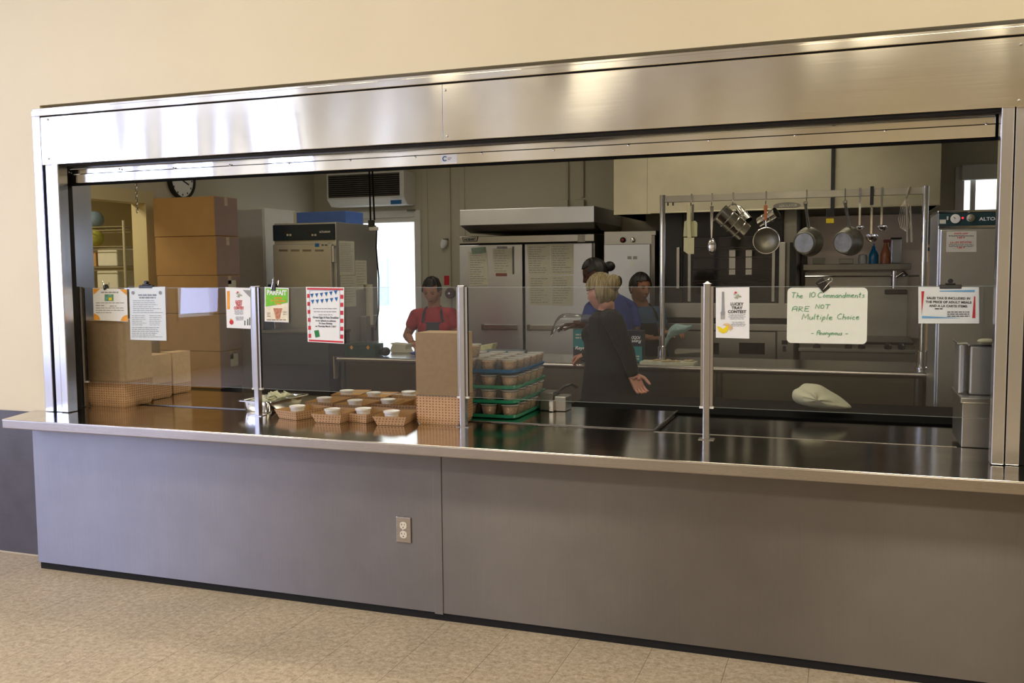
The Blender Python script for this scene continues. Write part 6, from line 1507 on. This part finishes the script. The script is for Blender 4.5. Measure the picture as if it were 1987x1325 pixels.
# man in the blue shirt bending to the left
Yp = 3.52
hc = A(1156, 530, -0.05); nk = A(1176, 560, 0.0); ck = A(1190, 602); wa = A(1206, 664); hp = A(1212, 712)
by = radians(-52)
arms = [(A(1148, 600, -0.12), A(1136, 636, -0.22), A(1118, 628, -0.34), (-0.95, -0.25, -0.1), (0, 0, -1), 0.5, 1),
        (A(1222, 598, 0.10), A(1236, 650, 0.0), A(1190, 650, -0.30), (-0.95, -0.3, 0.05), (0, 0, -1), 0.5, -1)]
t, RH, RB, fw, sd = person('person in a royal blue shirt bending and facing left with dark tied hair', hc, radians(-78), radians(26), by, nk, ck, wa, hp, arms, 'skin2', 'blueshirt', 'blackcloth', 1.02, sleeve=0.6, fem=False)
build('hair', hair_mb(hc, RH, 1.0, 0.009, 0.55, -0.40, 0.2), 'hairblack', t)
build('hair_bun', MB().ball(Vector(hc)+RH @ Vector((0, 0.120, 0.0)), (0.045, 0.045, 0.04)), 'hairblack', t)

# young person with apron
Yp = 3.97
hc = A(1242, 558, -0.03); nk = A(1245, 588, 0.02); ck = A(1248, 630, 0.05); wa = A(1250, 680, 0.05); hp = A(1250, 716, 0.05)
arms = [(A(1218, 610, 0.0), A(1224, 652, -0.12), A(1262, 656, -0.30), (0.95, -0.25, 0.1), (0, 0, -1), 0.5, 1),
        (A(1278, 608, 0.06), A(1286, 650, 0.0), A(1300, 646, -0.20), (0.9, -0.45, 0.1), (0, 0, -1), 0.6, -1)]
t, RH, RB, fw, sd = person('dark-haired young person in grey-blue shirt and black apron beside the rack post', hc, radians(48), radians(10), radians(30), nk, ck, wa, hp, arms, 'skin3', 'greyblue', 'blackcloth', 1.0, sleeve=0.5, fem=False)
apron(t, ck, wa, hp, nk, RB, fw, sd, 'blackcloth', 0.14)
build('hair', hair_mb(hc, RH, 1.0, 0.012, 0.50, -0.35, 0.12), 'hairblack', t)

# ================================================================== loose things on and around the island
ZT = ZI+0.001
def film(name, rings, label, cat='plastic wrap', mat='plasticbag', sub=1):
    n = len(rings[0]); vs = [p for r_ in rings for p in r_]; fs = []
    for i in range(len(rings)-1):
        for k in range(n): fs.append((i*n+k, i*n+(k+1) % n, (i+1)*n+(k+1) % n, (i+1)*n+k))
    o = build(name, MB().add(vs, fs, True), mat); s = o.modifiers.new('s', 'SUBSURF'); s.levels = sub; s.render_levels = sub
    return tag(o, label, cat)
def crumple(c, ax_, up_, pts, rad, seed, n=12):
    rd = random.Random(seed); rings = []
    for (u, v_, r_) in pts:
        rings.append([Vector(c)+Vector(ax_)*u+Vector(up_)*v_+Vector((rd.uniform(-.012, .012), r_*0.8*cos(2*pi*k/n)+rd.uniform(-.008, .008), r_*sin(2*pi*k/n)+rd.uniform(-.01, .01))) for k in range(n)])
    return rings
c = P(1110, 622, 3.30)
film('plastic_film', crumple(c, (1, 0, 0), (0, 0, 1), [(0.16, 0.02, 0.03), (0.08, 0.0, 0.05), (0.0, -0.01, 0.06), (-0.08, 0.0, 0.07), (-0.14, -0.03, 0.05), (-0.17, -0.12, 0.012)], 0.05, 3), 'clear plastic film held by the person in the blue shirt')
c = P(1318, 640, 3.30)
film('plastic_bag', crumple(c, (1, 0, 0), (0, 0, 1), [(0.10, 0.03, 0.012), (0.03, 0.0, 0.03), (-0.03, 0.01, 0.05), (-0.08, -0.03, 0.05), (-0.10, -0.10, 0.045), (-0.13, -0.14, 0.01)], 0.05, 8), 'teal-white plastic bag held by the dark-haired young person', 'bag', plain('bag_film_teal', srgb(150, 180, 178), 0.35, var=0.25, scale=30, alpha=0.75))
# cartons of film with teal labels
def carton(pxa, pxb, pya, Yc, label, flip):
    a = P(pxa, pya, Yc); b = P(pxb, pya, Yc); h = a.z-ZT
    t = thing('film_carton', label, 'carton', ((a.x+b.x)/2, Yc+0.05, ZT), 'plastic film cartons on the island')
    build('body', MB().box(a.x, b.x, Yc, Yc+0.09, ZT, a.z), M['cartonnavy'], t, 0.003)
    z0, z1 = (ZT+h*0.42, a.z-h*0.02) if not flip else (ZT+0.004, ZT+h*0.50)
    lb = build('teal_label', MB().box(a.x+0.004, b.x-0.004, Yc-0.001, Yc, z0, z1), M['cartonteal'], t)
    cx_ = (a.x+b.x)/2; w_ = (b.x-a.x)*0.8; R_ = (-1, 0, 0) if flip else (1, 0, 0); U_ = (0, 0, -1) if flip else (0, 0, 1)
    mb = MB(); q_ = P(1126 if not flip else 1234, 678 if not flip else 664.5, Yc); put_text(mb, 'Reyn', 0.034, (q_.x, Yc-0.002, q_.z if not flip else q_.z+0.018), 0.0006, 0.25, width=20*mpp(1126, 678, Yc), right=R_, up=U_)
    if flip: put_text(mb, 'FOOD', 0.030, (q_.x, Yc-0.002, q_.z+0.046), 0.0006, 0.2, width=17*mpp(1234, 660, Yc), right=R_, up=U_)
    build('lettering', mb, 'paper', t)
    mb = MB(); lines(mb, q_ and (1117 if not flip else 1228), 1135 if not flip else 1241, 648 if not flip else 690, 654 if not flip else 695, 2, Yc-0.002, 0.1, 2.6, 5); build('small_print', mb, 'paperk', lb)
M['cartonnavy'] = plain('dark_navy_carton', srgb(30, 38, 52), 0.5); M['cartonteal'] = plain('teal_carton_print', srgb(44, 130, 138), 0.5, var=0.04)
carton(1112, 1150, 638, 2.80, 'navy carton with teal upper label, left of the blonde person', False)
carton(1208, 1247, 641, 2.80, 'navy carton with upside-down lettering, right of the blonde person', True)
# white sheet pan with scraps, steel blade
a = PZ(1252, 699, ZT+0.01); b = PZ(1352, 704, ZT+0.01)
t = thing('white_tray', 'shallow white tray of scraps at the foot of left rack post', 'tray', ((a.x+b.x)/2+0.03, 2.74, ZT))
build('tray', MB().rbox(a.x+0.0, b.x, 2.64, 2.81, ZT, ZT+0.018, 0.01), plain('off_white_tray', srgb(200, 200, 180), 0.5), t)
rd = random.Random(2); mb = MB()
for k in range(14): mb.ball((rd.uniform(a.x+0.08, b.x-0.04), rd.uniform(2.66, 2.79), ZT+0.022), (rd.uniform(.012, .03), 0.018, 0.007), 8, 6)
o = build('food_scraps', mb, plain('tan_food_scraps', srgb(178, 160, 120), 0.8, var=0.3), t); o['kind'] = 'stuff'
simple('cutting_sheet', MB().prism([P(1309, 679, 2.95), P(1360, 679, 2.95), P(1360, 683, 2.95), P(1309, 687, 2.95)], (0, 0.12, 0)), 'steel', 'grey steel blade-like sheet lying behind the white tray', 'sheet')
# green carton pack and things left end
a = P(668, 664, 2.66); b = P(728, 688, 2.66)
t = thing('snack_carton', 'dark green wrapped snack carton on the left end of island', 'carton', ((a.x+b.x)/2, 2.72, ZT))
build('body', MB().box(a.x, b.x, 2.66, 2.80, ZT, a.z-0.01), plain('dark_green_wrap', srgb(24, 62, 44), 0.25, var=0.35, scale=14), t, 0.006)
for px in (682, 714): 
    c = P(px, 674, 2.658); build('orange_motif', MB().add([(c.x-0.015, 2.658, c.z), (c.x, 2.658, c.z+0.018), (c.x+0.015, 2.658, c.z), (c.x, 2.658, c.z-0.018)], [(0, 1, 2, 3)]), 'orange', t)
build('clear_wrap', MB().box(a.x-0.01, b.x+0.01, 2.652, 2.81, ZT, a.z+0.004), 'sleeve', t, 0.015)
a = P(737, 668, 2.74); b = P(754, 688, 2.74)
simple('dark_bag', MB().ball(((a.x+b.x)/2, 2.76, ZT+0.035), (0.035, 0.05, 0.035)), 'black', 'small black bundle at the right of green snack carton', 'bundle')
a = P(762, 665, 3.1); b = P(794, 680, 3.1)
t = thing('paper_package', 'folded white paper package on the bright part of island', 'package', ((a.x+b.x)/2, 3.12, ZT))
build('wrap', MB().prism([(a.x, 3.05, ZT+0.02), (a.x+0.02, 3.05, a.z-0.01), (a.x-0.005, 3.05, a.z), (b.x, 3.05, a.z-0.008), (b.x-0.01, 3.05, ZT+0.03), (b.x+0.005, 3.05, ZT), (a.x+0.01, 3.05, ZT)], (0, 0.12, 0)), 'paperk', t, 0.003)
a = P(797, 684, 2.85)
simple('blue_glove', MB().ball((a.x+0.04, 2.88, ZT+0.016), (0.06, 0.04, 0.016)), plain('navy_vinyl', srgb(48, 58, 130), 0.3), 'dark blue glove lying by the kraft bundle edge of the island', 'glove')
# cream bag and grey lid behind the cups
a = P(917, 667, 2.9); b = P(956, 682, 2.9)
mb = MB().prism([P(915, 690, 2.9), P(915, 668, 2.9), P(922, 672, 2.9), P(935, 670, 2.9), P(957, 666, 2.9), P(953, 681, 2.9), P(952, 690, 2.9)], (0, 0.1, 0))
mb.v = [Vector((v.x, v.y, max(v.z, ZT))) for v in mb.v]
simple('paper_bag', mb, plain('cream_paper_bag', srgb(206, 204, 164), 0.7), 'cream crumpled paper bag on island behind the snack cups', 'bag', 0.006)
a = P(934, 680, 2.7); b = P(1010, 680, 2.7)
simple('blue_grey_box', MB().box(a.x, b.x, 2.7, 2.86, ZT, P(960, 681, 2.7).z), plain('blue_grey_plastic', srgb(96, 110, 128), 0.5), 'low blue-grey flat box on the island behind the cups', 'box', 0.004)
# steel rail clamp equipment on the aisle side
a = PZ(1075, 775, 0.80); 
t = thing('slicer_stand', 'low steel food slicer base behind the cup trays', 'slicer', (P(1070, 790, 0.95).x, 0.98, ZC))
q0 = P(1032, 770, 0.95); q0.x = max(q0.x, 2.262); q1 = P(1075, 770, 0.95)
build('base', MB().box(q0.x, q1.x, 0.93, 1.05, ZC, P(1050, 760, 0.95).z), 'dsteel', t, 0.004)
build('clamp', MB().box(P(1068, 790, 0.93).x, P(1077, 790, 0.93).x, 0.90, 0.93, ZC, ZC+0.06), 'chrome', t, 0.003)
build('block', MB().box(P(1078, 790, 0.95).x, P(1100, 790, 0.95).x, 0.93, 1.04, ZC, P(1080, 768, 0.95).z), 'steel', t, 0.004)
build('arm', MB().tube([P(1076, 765, 1.0), P(1095, 750, 1.02), P(1108, 745, 1.05), P(1120, 752, 1.08)], 0.008, 8), 'black', t)
